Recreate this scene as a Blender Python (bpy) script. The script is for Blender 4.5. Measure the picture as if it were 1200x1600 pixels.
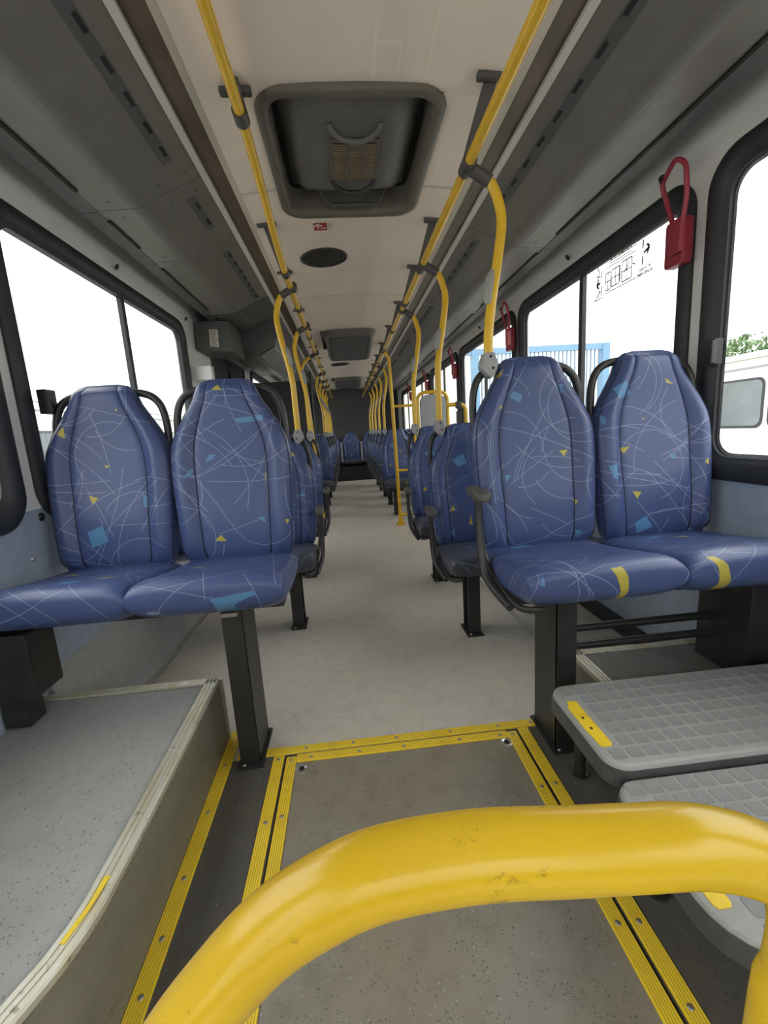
import bpy, bmesh, math, random
from mathutils import Vector, Matrix, Euler
for o in list(bpy.data.objects): bpy.data.objects.remove(o, do_unlink=True)
sc = bpy.context.scene
col = sc.collection
PI = math.pi

# ------------------------------------------------------------------ camera, sky, exposure
def cam_axes(f, vx, vy, slope):
    p = Vector((vx - 600, vy - 800, f)); q = p + Vector((1000, 1000 * slope, 0))
    Y = p.normalized(); N = p.cross(q).normalized()
    if N.y > 0: N = -N
    X = Y.cross(N)
    return X, Y, N                                     # world axes written in image axes (right, down, forward)
FPX = 680.0
AX, AY, AZ = cam_axes(FPX, 540, 678, -0.063)
CAM = Vector((-0.115, 0.0, 1.05))
cd = bpy.data.cameras.new('camera'); cam = bpy.data.objects.new('camera', cd); col.objects.link(cam)
cd.sensor_fit = 'VERTICAL'; cd.sensor_height = 36.0; cd.lens = FPX / 1600 * 36.0
cd.clip_start = 0.02; cd.clip_end = 300
right = Vector((AX.x, AY.x, AZ.x)); down = Vector((AX.y, AY.y, AZ.y)); fwd = Vector((AX.z, AY.z, AZ.z))
m3 = Matrix((right, -down, -fwd)).transposed()
cam.matrix_world = Matrix.Translation(CAM) @ m3.to_4x4()
sc.camera = cam

w = bpy.data.worlds.new('overcast_sky'); sc.world = w; w.use_nodes = True
nt = w.node_tree; bg = nt.nodes['Background']
tc = nt.nodes.new('ShaderNodeTexCoord'); nz = nt.nodes.new('ShaderNodeTexNoise')
nz.inputs['Scale'].default_value = 2.2; nz.inputs['Detail'].default_value = 4
rp = nt.nodes.new('ShaderNodeValToRGB')
rp.color_ramp.elements[0].position = .35; rp.color_ramp.elements[0].color = (.80, .80, .78, 1)
rp.color_ramp.elements[1].position = .66; rp.color_ramp.elements[1].color = (1.0, .975, .925, 1)
nt.links.new(tc.outputs['Generated'], nz.inputs['Vector']); nt.links.new(nz.outputs['Fac'], rp.inputs[0])
# overcast sky brightens from horizon to zenith by (1 + 2 sin e) / 3
sx = nt.nodes.new('ShaderNodeSeparateXYZ'); nt.links.new(tc.outputs['Generated'], sx.inputs[0])
mxz = nt.nodes.new('ShaderNodeMath'); mxz.operation = 'MAXIMUM'; nt.links.new(sx.outputs[2], mxz.inputs[0]); mxz.inputs[1].default_value = 0
mad = nt.nodes.new('ShaderNodeMath'); mad.operation = 'MULTIPLY_ADD'; nt.links.new(mxz.outputs[0], mad.inputs[0]); mad.inputs[1].default_value = 1.4; mad.inputs[2].default_value = .7
nt.links.new(rp.outputs[0], bg.inputs[0]); nt.links.new(mad.outputs[0], bg.inputs[1])
try:
    sc.cycles.diffuse_bounces = 8; sc.cycles.max_bounces = 14; sc.cycles.transparent_max_bounces = 16
except Exception: pass

sc.view_settings.view_transform = 'Standard'; sc.view_settings.look = 'None'
sc.view_settings.gamma = 1.0; sc.view_settings.use_curve_mapping = False
sc.view_settings.exposure = 1.6

# ------------------------------------------------------------------ helpers
def worldloc(o):
    v = Vector((0, 0, 0))
    while o is not None:
        v += o.location; o = o.parent
    return v
def tag(o, label=None, cat=None, group=None, kind=None):
    if label: o['label'] = label
    if cat: o['category'] = cat
    if group: o['group'] = group
    if kind: o['kind'] = kind
    return o
def thing(name, loc, label, cat, group=None, kind=None):
    o = bpy.data.objects.new(name, None); col.objects.link(o); o.location = loc
    o.empty_display_size = .1
    return tag(o, label, cat, group, kind)
def link(name, me, m, parent=None):
    o = bpy.data.objects.new(name, me); col.objects.link(o)
    if m is not None and not me.materials: me.materials.append(m)
    if parent is not None: o.parent = parent
    return o
def mesh(name, v, f, m, parent=None, smooth=False, uv=None, origin=None):
    """vertices in world coordinates; stored relative to the parent (or to origin)"""
    off = worldloc(parent) if parent is not None else Vector((0, 0, 0))
    own = Vector((0, 0, 0))
    if parent is None:
        own = Vector(origin) if origin is not None else Vector((sum(p[0] for p in v) / len(v), sum(p[1] for p in v) / len(v), min(p[2] for p in v)))
        off = own
    me = bpy.data.meshes.new(name)
    me.from_pydata([(p[0] - off.x, p[1] - off.y, p[2] - off.z) for p in v], [], f)
    if smooth: me.polygons.foreach_set('use_smooth', [True] * len(me.polygons))
    if uv is not None:
        l = me.uv_layers.new(name='UVMap')
        for lp in me.loops: l.data[lp.index].uv = uv[lp.vertex_index]
    bm = bmesh.new(); bm.from_mesh(me); bmesh.ops.recalc_face_normals(bm, faces=bm.faces); bm.to_mesh(me); bm.free()
    if smooth:
        try: me.set_sharp_from_angle(angle=math.radians(50))
        except Exception: pass
    me.update()
    o = link(name, me, m, parent)
    o.location = own
    return o
class G:
    """collects geometry of one part"""
    def __init__(s): s.v = []; s.f = []
    def add(s, v, f):
        n = len(s.v); s.v += [tuple(p) for p in v]; s.f += [tuple(i + n for i in q) for q in f]; return s
    def box(s, x0, x1, y0, y1, z0, z1, bev=0):
        if bev <= 0:
            v = [(x, y, z) for z in (z0, z1) for y in (y0, y1) for x in (x0, x1)]
            return s.add(v, [(0, 2, 3, 1), (4, 5, 7, 6), (0, 1, 5, 4), (2, 6, 7, 3), (0, 4, 6, 2), (1, 3, 7, 5)])
        bm = bmesh.new(); bmesh.ops.create_cube(bm, size=1)
        for p in bm.verts: p.co = Vector(((x0 + x1) / 2 + p.co.x * (x1 - x0), (y0 + y1) / 2 + p.co.y * (y1 - y0), (z0 + z1) / 2 + p.co.z * (z1 - z0)))
        bmesh.ops.bevel(bm, geom=bm.edges[:], offset=bev, segments=2, affect='EDGES', profile=.6)
        bm.verts.index_update()
        v = [tuple(p.co) for p in bm.verts]; f = [tuple(p.index for p in q.verts) for q in bm.faces]; bm.free()
        return s.add(v, f)
    def prism(s, pts, axis, a, b, bev=0):
        """polygon in the two other axes, extruded along axis from a to b"""
        def P(p, t):
            if axis == 'x': return (t, p[0], p[1])
            if axis == 'y': return (p[0], t, p[1])
            return (p[0], p[1], t)
        n = len(pts)
        v = [P(p, a) for p in pts] + [P(p, b) for p in pts]
        f = [tuple(range(n)), tuple(range(2 * n - 1, n - 1, -1))] + [(i, (i + 1) % n, n + (i + 1) % n, n + i) for i in range(n)]
        if bev > 0:
            bm = bmesh.new(); vs = [bm.verts.new(q) for q in v]
            for q in f: bm.faces.new([vs[i] for i in q])
            bmesh.ops.recalc_face_normals(bm, faces=bm.faces)
            ed = [e for e in bm.edges if len(e.link_faces) == 2 and e.calc_face_angle(0) > .5]
            bmesh.ops.bevel(bm, geom=ed, offset=bev, segments=2, affect='EDGES', profile=.6)
            bm.verts.index_update()
            v = [tuple(p.co) for p in bm.verts]; f = [tuple(p.index for p in q.verts) for q in bm.faces]; bm.free()
        return s.add(v, f)
    def tube(s, pts, r, n=10, caps=True):
        pts = [Vector(p) for p in pts]; k = len(pts)
        tan = []
        for i in range(k):
            a = pts[max(i - 1, 0)]; b = pts[min(i + 1, k - 1)]; tan.append((b - a).normalized())
        ref = Vector((0, 0, 1)) if abs(tan[0].z) < .9 else Vector((0, 1, 0))
        u = tan[0].cross(ref).normalized(); rings = []
        for i in range(k):
            u = (u - tan[i] * u.dot(tan[i])).normalized(); w_ = tan[i].cross(u)
            rr = r[i] if isinstance(r, (list, tuple)) else r
            rings.append([pts[i] + (u * math.cos(2 * PI * j / n) + w_ * math.sin(2 * PI * j / n)) * rr for j in range(n)])
        return s.loft(rings, caps)
    def loft(s, rings, caps=True):
        n = len(rings[0]); v = [p for r_ in rings for p in r_]; f = []
        for i in range(len(rings) - 1):
            for j in range(n):
                f.append((i * n + j, i * n + (j + 1) % n, (i + 1) * n + (j + 1) % n, (i + 1) * n + j))
        if caps: f.append(tuple(range(n))); f.append(tuple(range((len(rings) - 1) * n, len(rings) * n)))
        return s.add(v, f)
    def cyl(s, c, d, r, h, n=16):
        c = Vector(c); d = Vector(d).normalized(); return s.tube([c - d * h / 2, c + d * h / 2], r, n)
    def dome(s, c, d, r, h, n=12, k=3):
        c = Vector(c); d = Vector(d).normalized()
        ref = Vector((0, 0, 1)) if abs(d.z) < .9 else Vector((1, 0, 0)); u = d.cross(ref).normalized(); w_ = d.cross(u)
        rings = []
        for i in range(k + 1):
            a = PI / 2 * i / (k + .3); rr = r * math.cos(a); hh = h * math.sin(a)
            rings.append([c + d * hh + (u * math.cos(2 * PI * j / n) + w_ * math.sin(2 * PI * j / n)) * rr for j in range(n)])
        return s.loft(rings)
    def build(s, name, m, parent=None, smooth=False, origin=None):
        return mesh(name, s.v, s.f, m, parent, smooth, None, origin)
def fillet(pts, r, k=6):
    pts = [Vector(p) for p in pts]; out = [pts[0]]
    for i in range(1, len(pts) - 1):
        a, b, c = pts[i - 1], pts[i], pts[i + 1]
        ra = min(r, (a - b).length * .49, (c - b).length * .49)
        p = b + (a - b).normalized() * ra; q = b + (c - b).normalized() * ra
        for j in range(k + 1):
            t = j / k; out.append(p * (1 - t) ** 2 + b * 2 * t * (1 - t) + q * t * t)
    out.append(pts[-1]); return out
def catmull(pts, k=6):
    pts = [Vector(p) for p in pts]; P = [pts[0]] + pts + [pts[-1]]; out = []
    for i in range(1, len(P) - 2):
        a, b, c, d = P[i - 1], P[i], P[i + 1], P[i + 2]
        for j in range(k):
            t = j / k
            out.append(.5 * ((2 * b) + (c - a) * t + (2 * a - 5 * b + 4 * c - d) * t * t + (3 * b - a - 3 * c + d) * t ** 3))
    out.append(pts[-1]); return out
def rrect(x0, x1, y0, y1, r, k=6):
    out = []
    for cx, cy, a0 in ((x1 - r, y1 - r, 0), (x0 + r, y1 - r, 90), (x0 + r, y0 + r, 180), (x1 - r, y0 + r, 270)):
        for j in range(k + 1):
            a = math.radians(a0 + 90 * j / k); out.append((cx + r * math.cos(a), cy + r * math.sin(a)))
    return out
def ss(a, b, x):
    t = min(max((x - a) / (b - a), 0), 1); return t * t * (3 - 2 * t)
def copy_tree(o, parent=None):
    c = o.copy(); col.objects.link(c); c.parent = parent
    for ch in list(o.children): copy_tree(ch, c)
    return c

# ------------------------------------------------------------------ materials
class NB:
    def __init__(s, name, rough=.5, metal=0, spec=.5):
        s.m = bpy.data.materials.new(name); s.m.use_nodes = True; s.t = s.m.node_tree
        s.b = s.t.nodes['Principled BSDF']; s.b.inputs['Roughness'].default_value = rough; s.b.inputs['Metallic'].default_value = metal
        s.b.inputs['Specular IOR Level'].default_value = spec
    def n(s, ty, **kw):
        x = s.t.nodes.new(ty)
        for k_, v_ in kw.items(): setattr(x, k_, v_)
        return x
    def put(s, sock, val):
        if isinstance(val, bpy.types.NodeSocket): s.t.links.new(val, sock)
        else: sock.default_value = val
    def math(s, op, a, b=0, c=0):
        x = s.n('ShaderNodeMath', operation=op); s.put(x.inputs[0], a); s.put(x.inputs[1], b)
        if op in ('COMPARE',): s.put(x.inputs[2], c)
        return x.outputs[0]
    def mix(s, fac, a, b):
        x = s.n('ShaderNodeMix', data_type='RGBA'); s.put(x.inputs[0], fac)
        s.put(x.inputs[6], a if isinstance(a, bpy.types.NodeSocket) else (*a, 1)); s.put(x.inputs[7], b if isinstance(b, bpy.types.NodeSocket) else (*b, 1))
        return x.outputs[2]
    def obj(s): return s.n('ShaderNodeTexCoord').outputs['Object']
    def noise(s, scale, detail=3, rough=.55, vec=None, stretch=None):
        v_ = vec or s.obj()
        if stretch:
            mp = s.n('ShaderNodeMapping'); s.t.links.new(v_, mp.inputs[0]); mp.inputs['Scale'].default_value = stretch; v_ = mp.outputs[0]
        x = s.n('ShaderNodeTexNoise'); x.inputs['Scale'].default_value = scale; x.inputs['Detail'].default_value = detail; x.inputs['Roughness'].default_value = rough
        s.t.links.new(v_, x.inputs['Vector']); return x.outputs['Fac']
    def ramp(s, v_, a, b):
        x = s.n('ShaderNodeMapRange'); x.clamp = True; s.put(x.inputs[0], v_); x.inputs[1].default_value = a; x.inputs[2].default_value = b
        return x.outputs[0]
    def color(s, c): s.put(s.b.inputs['Base Color'], c if isinstance(c, bpy.types.NodeSocket) else (*c, 1)); return s
    def bump(s, h, strength=.2, dist=.002):
        x = s.n('ShaderNodeBump'); x.inputs['Strength'].default_value = strength; x.inputs['Distance'].default_value = dist
        s.put(x.inputs['Height'], h); s.t.links.new(x.outputs[0], s.b.inputs['Normal']); return s
def plain(name, c, rough=.5, metal=0, c2=None, scale=12, spec=.5, bump=0, bscale=200):
    b = NB(name, rough, metal, spec)
    if c2: b.color(b.mix(b.ramp(b.noise(scale, 4), .35, .7), c, c2))
    else: b.color(c)
    if bump: b.bump(b.noise(bscale, 2), bump, .001)
    return b.m
def srgb(r, g, b_):
    f = lambda x: (x / 255) / 12.92 if x / 255 <= .04045 else ((x / 255 + .055) / 1.055) ** 2.4
    return (f(r), f(g), f(b_))
M = {}
def floor_mat(name, base, dark, warm):
    b = NB(name, .55, 0, .35)
    n1 = b.ramp(b.noise(3.2, 5, .6), .35, .75); n2 = b.ramp(b.noise(14, 4, .6), .45, .8)
    c = b.mix(b.math('MULTIPLY', n1, .75), base, warm)
    c = b.mix(b.math('MULTIPLY', n2, .45), c, dark)
    dn = b.n('ShaderNodeTexNoise'); dn.inputs['Scale'].default_value = 240; b.t.links.new(b.obj(), dn.inputs['Vector'])
    dv = b.n('ShaderNodeVectorMath', operation='MULTIPLY_ADD'); b.t.links.new(dn.outputs['Color'], dv.inputs[0]); dv.inputs[1].default_value = (.012, .012, .012); b.t.links.new(b.obj(), dv.inputs[2])
    vo = b.n('ShaderNodeTexVoronoi'); vo.inputs['Scale'].default_value = 150; b.t.links.new(dv.outputs[0], vo.inputs['Vector'])
    sp = b.math('LESS_THAN', vo.outputs['Distance'], .22)
    pick = b.math('GREATER_THAN', b.noise(40, 1), .50)
    c = b.mix(b.math('MULTIPLY', b.math('MULTIPLY', sp, pick), .75), c, (.02, .02, .018))
    vl = b.n('ShaderNodeTexVoronoi'); vl.inputs['Scale'].default_value = 70; b.t.links.new(b.obj(), vl.inputs['Vector'])
    lp = b.math('MULTIPLY', b.math('LESS_THAN', vl.outputs['Distance'], .12), b.math('GREATER_THAN', b.noise(33, 1), .56))
    c = b.mix(b.math('MULTIPLY', lp, .5), c, (.5, .5, .47))
    b.color(c); b.bump(b.noise(60, 3), .12, .002)
    return b.m
M['floor'] = floor_mat('vinyl_floor', (.58, .54, .49), (.40, .365, .32), (.56, .49, .395))
M['floor_hatch'] = floor_mat('vinyl_hatch', (.26, .242, .21), (.15, .125, .09), (.27, .215, .14))
M['floor_front'] = floor_mat('front_floor_dark', (.105, .10, .095), (.07, .065, .06), (.10, .085, .065))  # darker tone for the front floor beside the hatch
M['platform'] = floor_mat('vinyl_platform', (.38, .395, .39), (.27, .275, .27), (.35, .34, .31))
M['ceiling'] = plain('ceiling_laminate', (.84, .74, .655), .4, 0, (.79, .68, .585), 2.5)
M['ceil_trim'] = plain('ceiling_trim', (.60, .55, .47), .5)
M['lens'] = plain('lamp_lens', (.125, .090, .055), .5, 0, (.075, .052, .03), 5)
M['alu_trim'] = plain('painted_aluminium', (.60, .58, .54), .4)
M['duct'] = plain('duct_plastic', (.17, .16, .142), .42, 0, (.15, .14, .122), 9, .55, .1, 400)
M['duct_dark'] = plain('duct_plastic_dark', (.09, .09, .09), .5)
M['slot'] = plain('slot_black', (.01, .01, .01), .7)
M['wall'] = plain('wall_laminate', (.80, .80, .79), .45, 0, (.75, .745, .73), 4)
M['wall_low'] = plain('wall_panel_grey', (.36, .42, .52), .5, 0, (.30, .355, .44), 18)
M['wall_dark'] = plain('wall_dark_grey', (.055, .055, .058), .55)
M['rubber'] = plain('window_rubber', (.028, .03, .036), .5)
M['alu'] = plain('bare_aluminium', (.62, .61, .58), .35, .6, (.48, .46, .42), 20)
M['darkmetal'] = plain('dark_frame_metal', (.06, .062, .068), .45, .2)
M['black'] = plain('black_paint', (.018, .018, .019), .42, 0, (.03, .028, .026), 14)
M['blackplastic'] = plain('black_plastic', (.03, .03, .03), .38)
M['armpad'] = plain('arm_pad', (.085, .085, .08), .45, 0, (.06, .06, .058), 60)
M['bracket'] = plain('bracket_plastic', (.075, .068, .065), .5)
M['clamp'] = plain('clamp_grey', (.36, .365, .37), .5, 0, (.30, .31, .32), 40)
M['sleeve'] = plain('sleeve_grey', (.33, .32, .30), .5)
M['screw'] = plain('screw_steel', (.35, .33, .30), .4, .7)
M['red'] = plain('red_plastic', (.36, .035, .06), .4)
M['redpink'] = plain('faded_red_plastic', (.62, .13, .16), .45)
M['paper'] = plain('paper', (.75, .66, .58), .7)
M['ink'] = plain('ink', (.05, .05, .055), .8)
M['inkgrey'] = plain('faded_ink', (.10, .105, .105), .8)
M['stickred'] = plain('sticker_red', (.33, .02, .022), .5)
M['stickwhite'] = plain('sticker_white', (.75, .70, .64), .6)
M['piping'] = plain('seat_piping', (.01, .012, .03), .6)
M['hatch'] = plain('hatch_plastic', (.135, .122, .10), .5, 0, (.115, .102, .085), 8)
M['hatchdark'] = plain('hatch_panel', (.15, .142, .13), .55, 0, (.125, .118, .108), 6)
M['greypanel'] = plain('partition_grey', (.33, .35, .36), .4)
M['frit'] = plain('pane_edge', (.36, .37, .36), .6, 0, (.2, .2, .2), 90)
M['buswhite'] = plain('coach_white', (.82, .82, .78), .35, 0, (.74, .73, .67), 3)
M['busroof'] = plain('coach_roof', (.74, .72, .60), .6, 0, (.6, .56, .42), 5)
M['fenceblue'] = plain('fence_blue', (.17, .31, .48), .5)
M['fencelight'] = plain('fence_picket', (.16, .25, .36), .5)
M['concrete'] = plain('yard_concrete', (.45, .44, .42), .9, 0, (.38, .37, .35), 1.5)
M['bark'] = plain('bark', (.12, .08, .05), .9)
M['leaf'] = plain('leaf', (.14, .23, .10), .6, 0, (.08, .14, .05), 2)
M['steel'] = plain('steel_latch', (.62, .60, .56), .3, .8)
def yellow_mat(name, base, dark, scuff, rough, amount):
    b = NB(name, rough, 0, .5)
    c = b.mix(b.ramp(b.noise(9, 4), .4, .75), base, dark)
    sc_ = b.ramp(b.noise(26, 6, .75, None, (1, 1, 1.8)), .63, .70)
    c = b.mix(b.math('MULTIPLY', sc_, amount), c, scuff)
    b.color(c); return b.m
M['yellow'] = yellow_mat('yellow_tube', (.80, .49, .035), (.72, .43, .03), (.30, .17, .03), .28, .12)
M['yellow_fg'] = yellow_mat('yellow_tube_worn', (.84, .55, .025), (.76, .48, .022), (.20, .12, .02), .22, .6)
def strip_mat():
    b = NB('yellow_strip', .5)
    n_ = b.ramp(b.noise(11, 5, .65), .5, .75)
    c = b.mix(b.math('MULTIPLY', n_, .5), (.92, .66, .035), (.55, .34, .03))
    b.color(c); return b.m
M['strip'] = strip_mat()
M['strip_groove'] = plain('strip_groove', (.48, .31, .035), .7)
def trim_worn():
    b = NB('worn_cream_trim', .38, .25)
    n_ = b.ramp(b.noise(6, 5, .65, None, (6, 1, 6)), .4, .68)
    c = b.mix(n_, (.62, .60, .53), (.50, .44, .26))
    c = b.mix(b.math('MULTIPLY', b.ramp(b.noise(45, 4), .62, .7), .6), c, (.12, .09, .05))
    b.color(c); return b.m
M['trim'] = trim_worn()
def side_mat():
    b = NB('box_side', .45)
    n_ = b.ramp(b.noise(5, 6, .7), .35, .7)
    c = b.mix(n_, (.24, .22, .175), (.15, .135, .105))
    c = b.mix(b.math('MULTIPLY', b.ramp(b.noise(30, 4, .7, None, (1, .4, 3)), .6, .72), .6), c, (.05, .045, .04))
    b.color(c); return b.m
M['box_side'] = side_mat()
def tread_mat(name, c1, c2):
    b = NB(name, .6)
    c = b.mix(b.ramp(b.noise(9, 5, .65), .4, .72), c1, c2); c = b.mix(b.math('MULTIPLY', b.ramp(b.noise(3, 3), .55, .8), .5), c, (.20, .17, .13))
    b.color(c); b.bump(b.noise(150, 3), .2, .001); return b.m
M['tread'] = tread_mat('tread_rubber', (.285, .295, .295), (.23, .235, .23))
M['tread_base'] = tread_mat('tread_grout', (.37, .375, .365), (.30, .30, .285))
M['tread_side'] = plain('tread_side', (.085, .088, .092), .5, 0, (.06, .06, .063), 20)
def glass_mat(name, tint, gloss):
    m = bpy.data.materials.new(name); m.use_nodes = True; t = m.node_tree
    t.nodes.remove(t.nodes['Principled BSDF']); out = t.nodes['Material Output']
    tr = t.nodes.new('ShaderNodeBsdfTransparent'); tr.inputs[0].default_value = (*tint, 1)
    gl = t.nodes.new('ShaderNodeBsdfGlossy'); gl.inputs['Roughness'].default_value = .02
    lw = t.nodes.new('ShaderNodeLayerWeight'); lw.inputs[0].default_value = .5
    pw = t.nodes.new('ShaderNodeMath'); pw.operation = 'POWER'; t.links.new(lw.outputs['Facing'], pw.inputs[0]); pw.inputs[1].default_value = 4
    fr = t.nodes.new('ShaderNodeMath'); fr.operation = 'MULTIPLY_ADD'; t.links.new(pw.outputs[0], fr.inputs[0]); fr.inputs[1].default_value = gloss; fr.inputs[2].default_value = .04
    mx = t.nodes.new('ShaderNodeMixShader'); t.links.new(fr.outputs[0], mx.inputs[0]); t.links.new(tr.outputs[0], mx.inputs[1]); t.links.new(gl.outputs[0], mx.inputs[2])
    t.links.new(mx.outputs[0], out.inputs[0]); return m
M['glass'] = glass_mat('window_glass', (.955, .975, .97), .35)
M['busglass'] = plain('coach_glass', (.16, .18, .19), .15, 0, (.26, .28, .29), 1.5)

FAB = srgb(86, 98, 158); FAB = (.058, .087, .225)
def print_mat(name, ys, bs, seed, area=(-.24, .24, -.02, .68), nlines=24, base=FAB):
    """printed seat vinyl: thin arcs, yellow and sky-blue cut shapes, laid out in metres on the UV map"""
    b = NB(name, .38, 0, .5); rnd = random.Random(seed)
    uv = b.n('ShaderNodeUVMap').outputs[0]
    def dist(p):
        x = b.n('ShaderNodeVectorMath', operation='DISTANCE'); b.t.links.new(uv, x.inputs[0]); x.inputs[1].default_value = (p[0], p[1], 0); return x.outputs['Value']
    line = None
    for i in range(nlines):
        x = rnd.uniform(area[0], area[1]); y = rnd.uniform(area[2], area[3]); a = rnd.uniform(0, 2 * PI)
        r = rnd.choice((.12, .25, .5, 1.2, 4)); L = rnd.uniform(.06, .22)
        c = (x + r * math.cos(a), y + r * math.sin(a))
        k = b.math('COMPARE', dist(c), r, .00085)
        k = b.math('MULTIPLY', k, b.math('LESS_THAN', dist((x, y)), L))
        line = k if line is None else b.math('MAXIMUM', line, k)
    def poly(P):
        ar = sum(P[i][0] * P[(i + 1) % len(P)][1] - P[(i + 1) % len(P)][0] * P[i][1] for i in range(len(P)))
        if ar < 0: P = P[::-1]
        k = None
        for i in range(len(P)):
            p, q = P[i], P[(i + 1) % len(P)]
            nx, ny = -(q[1] - p[1]), q[0] - p[0]
            d = b.n('ShaderNodeVectorMath', operation='DOT_PRODUCT'); b.t.links.new(uv, d.inputs[0]); d.inputs[1].default_value = (nx, ny, 0)
            g = b.math('GREATER_THAN', d.outputs['Value'], nx * p[0] + ny * p[1]); k = g if k is None else b.math('MULTIPLY', k, g)
        return k
    def polys(L):
        k = None
        for P in L:
            g = poly(list(P)); k = g if k is None else b.math('MAXIMUM', k, g)
        return k
    n_ = b.ramp(b.noise(4, 3), .3, .7)
    c = b.mix(n_, base, tuple(x * .9 for x in base))
    c = b.mix(b.math('MULTIPLY', line, .75), c, (.30, .37, .55))
    if bs: c = b.mix(polys(bs), c, (.085, .22, .42))
    if ys: c = b.mix(polys(ys), c, (.46, .38, .06))
    b.color(c); b.bump(b.noise(500, 2), .08, .0006)
    return b.m
PR = {
 'RA': ([[(-.126, .594), (-.097, .623), (-.112, .595)], [(-.122, .501), (-.109, .497), (-.121, .485)], [(.08, .336), (.11, .338), (.098, .315)], [(.114, .172), (.133, .163), (.127, .147)]],
        [[(-.086, .525), (-.073, .545), (-.041, .532), (-.049, .505)], [(.08, .561), (.101, .559), (.099, .519)], [(-.116, .268), (-.094, .263), (-.115, .24)], [(.122, .058), (.141, .061), (.135, .029)]]),
 'RB': ([[(-.15, .635), (-.121, .635), (-.136, .616)], [(-.218, .497), (-.208, .478), (-.221, .477)], [(-.137, .33), (-.096, .334), (-.118, .311)], [(-.098, .18), (-.066, .175), (-.082, .152)], [(.036, .562), (.07, .538), (.045, .543)], [(.162, .266), (.179, .279), (.178, .253)], [(-.047, .43), (-.037, .428), (-.043, .422)]],
        [[(-.148, .536), (-.103, .559), (-.084, .514), (-.134, .499)], [(-.201, .453), (-.186, .438), (-.189, .413), (-.2, .421)], [(-.186, .274), (-.155, .279), (-.157, .226), (-.173, .232)], [(.047, .302), (.072, .294), (.072, .28), (.055, .284)], [(-.091, .068), (-.05, .09), (-.025, .047), (-.08, .028)], [(.162, .082), (.174, .086), (.17, .035)]]),
 'LA': ([[(-.042, .622), (-.02, .639), (-.003, .619)], [(-.079, .086), (-.055, .106), (-.036, .081)], [(.179, .147), (.195, .145), (.187, .128)], [(.12, .318), (.124, .318), (.118, .27)]],
        [[(.024, .518), (.134, .525), (.13, .506), (.041, .5)], [(-.088, .37), (-.074, .395), (-.048, .395), (-.062, .378)], [(-.166, .318), (-.142, .348), (-.133, .345), (-.142, .322)], [(.081, .161), (.107, .159), (.108, .137)]]),
 'LB': ([[(-.152, .502), (-.126, .522), (-.127, .481)], [(-.072, .279), (-.04, .269), (-.06, .247)], [(-.01, .382), (.008, .379), (-.004, .37)], [(.049, .572), (.058, .576), (.052, .565)]],
        [[(-.086, .152), (-.033, .172), (-.017, .116), (-.076, .095)], [(.111, .282), (.128, .257), (.124, .229), (.113, .227)], [(-.207, .054), (-.185, .061), (-.197, .038)]]),
}
CP = {
 'RA': ([[(.0, -.468), (.03, -.462), (.045, -.5), (.015, -.5)], [(.015, -.5), (.045, -.5), (.05, -.555), (.036, -.56)]], [[(-.126, -.06), (-.06, -.04), (-.045, -.07), (-.1, -.085)], [(-.19, -.50), (-.18, -.47), (-.175, -.505)]]),
 'RB': ([[(-.165, -.452), (-.145, -.45), (-.115, -.49), (-.14, -.50)], [(-.14, -.50), (-.115, -.49), (-.10, -.54), (-.132, -.55)], [(-.02, -.12), (.03, -.12), (.03, -.135)]], [[(-.1, -.09), (-.04, -.075), (-.03, -.1), (-.08, -.11)]]),
 'LA': ([[(-.12, -.21), (-.09, -.195), (-.06, -.22)]], [[(.013, -.52), (.13, -.505), (.144, -.516), (.038, -.55)], [(-.15, -.27), (-.11, -.245), (-.14, -.29)]]),
 'LB': ([[(.06, -.30), (.09, -.27), (.125, -.29)], [(-.12, -.15), (-.08, -.14), (-.07, -.16)]], [[(-.02, -.36), (-.01, -.31), (.05, -.32), (.04, -.38)]]),
}
for i, k in enumerate(('RA', 'RB', 'LA', 'LB')):
    M['back' + k] = print_mat('printed_vinyl_back', *PR[k], 11 + i, nlines=36)
    M['cush' + k] = print_mat('printed_vinyl_cushion', *CP[k], 31 + i, (-.22, .22, -.60, 0), 22)
M['backG'] = print_mat('printed_vinyl_back', [[(.03, .40), (.06, .38), (.05, .36)], [(-.12, .2), (-.10, .23), (-.09, .2)], [(.1, .56), (.12, .54), (.1, .53)], [(-.02, .12), (-.01, .17), (0, .12)]],
                       [[(-.09, .47), (-.03, .5), (-.01, .45), (-.06, .43)], [(.1, .3), (.16, .32), (.16, .3)], [(-.13, .08), (-.1, .1), (-.1, .06)], [(.02, .25), (.1, .26), (.1, .245)]], 77, nlines=20)
M['cushG'] = print_mat('printed_vinyl_cushion', [[(.03, -.5), (.05, -.5), (.05, -.55)]], [[(-.1, -.2), (-.05, -.17), (-.04, -.22)]], 78, (-.22, .22, -.6, 0), 14, (.055, .06, .09))
M['cushG2'] = M['cushG']

# ------------------------------------------------------------------ setting: floor, walls, ceiling
YF, YR = -1.9, 10.75
g = G().box(-1.24, 1.24, YF, YR, -.08, 0)
fl = g.build('floor', M['floor']); tag(fl, 'grey speckled vinyl floor running the length of the bus', 'floor', kind='structure')
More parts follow.
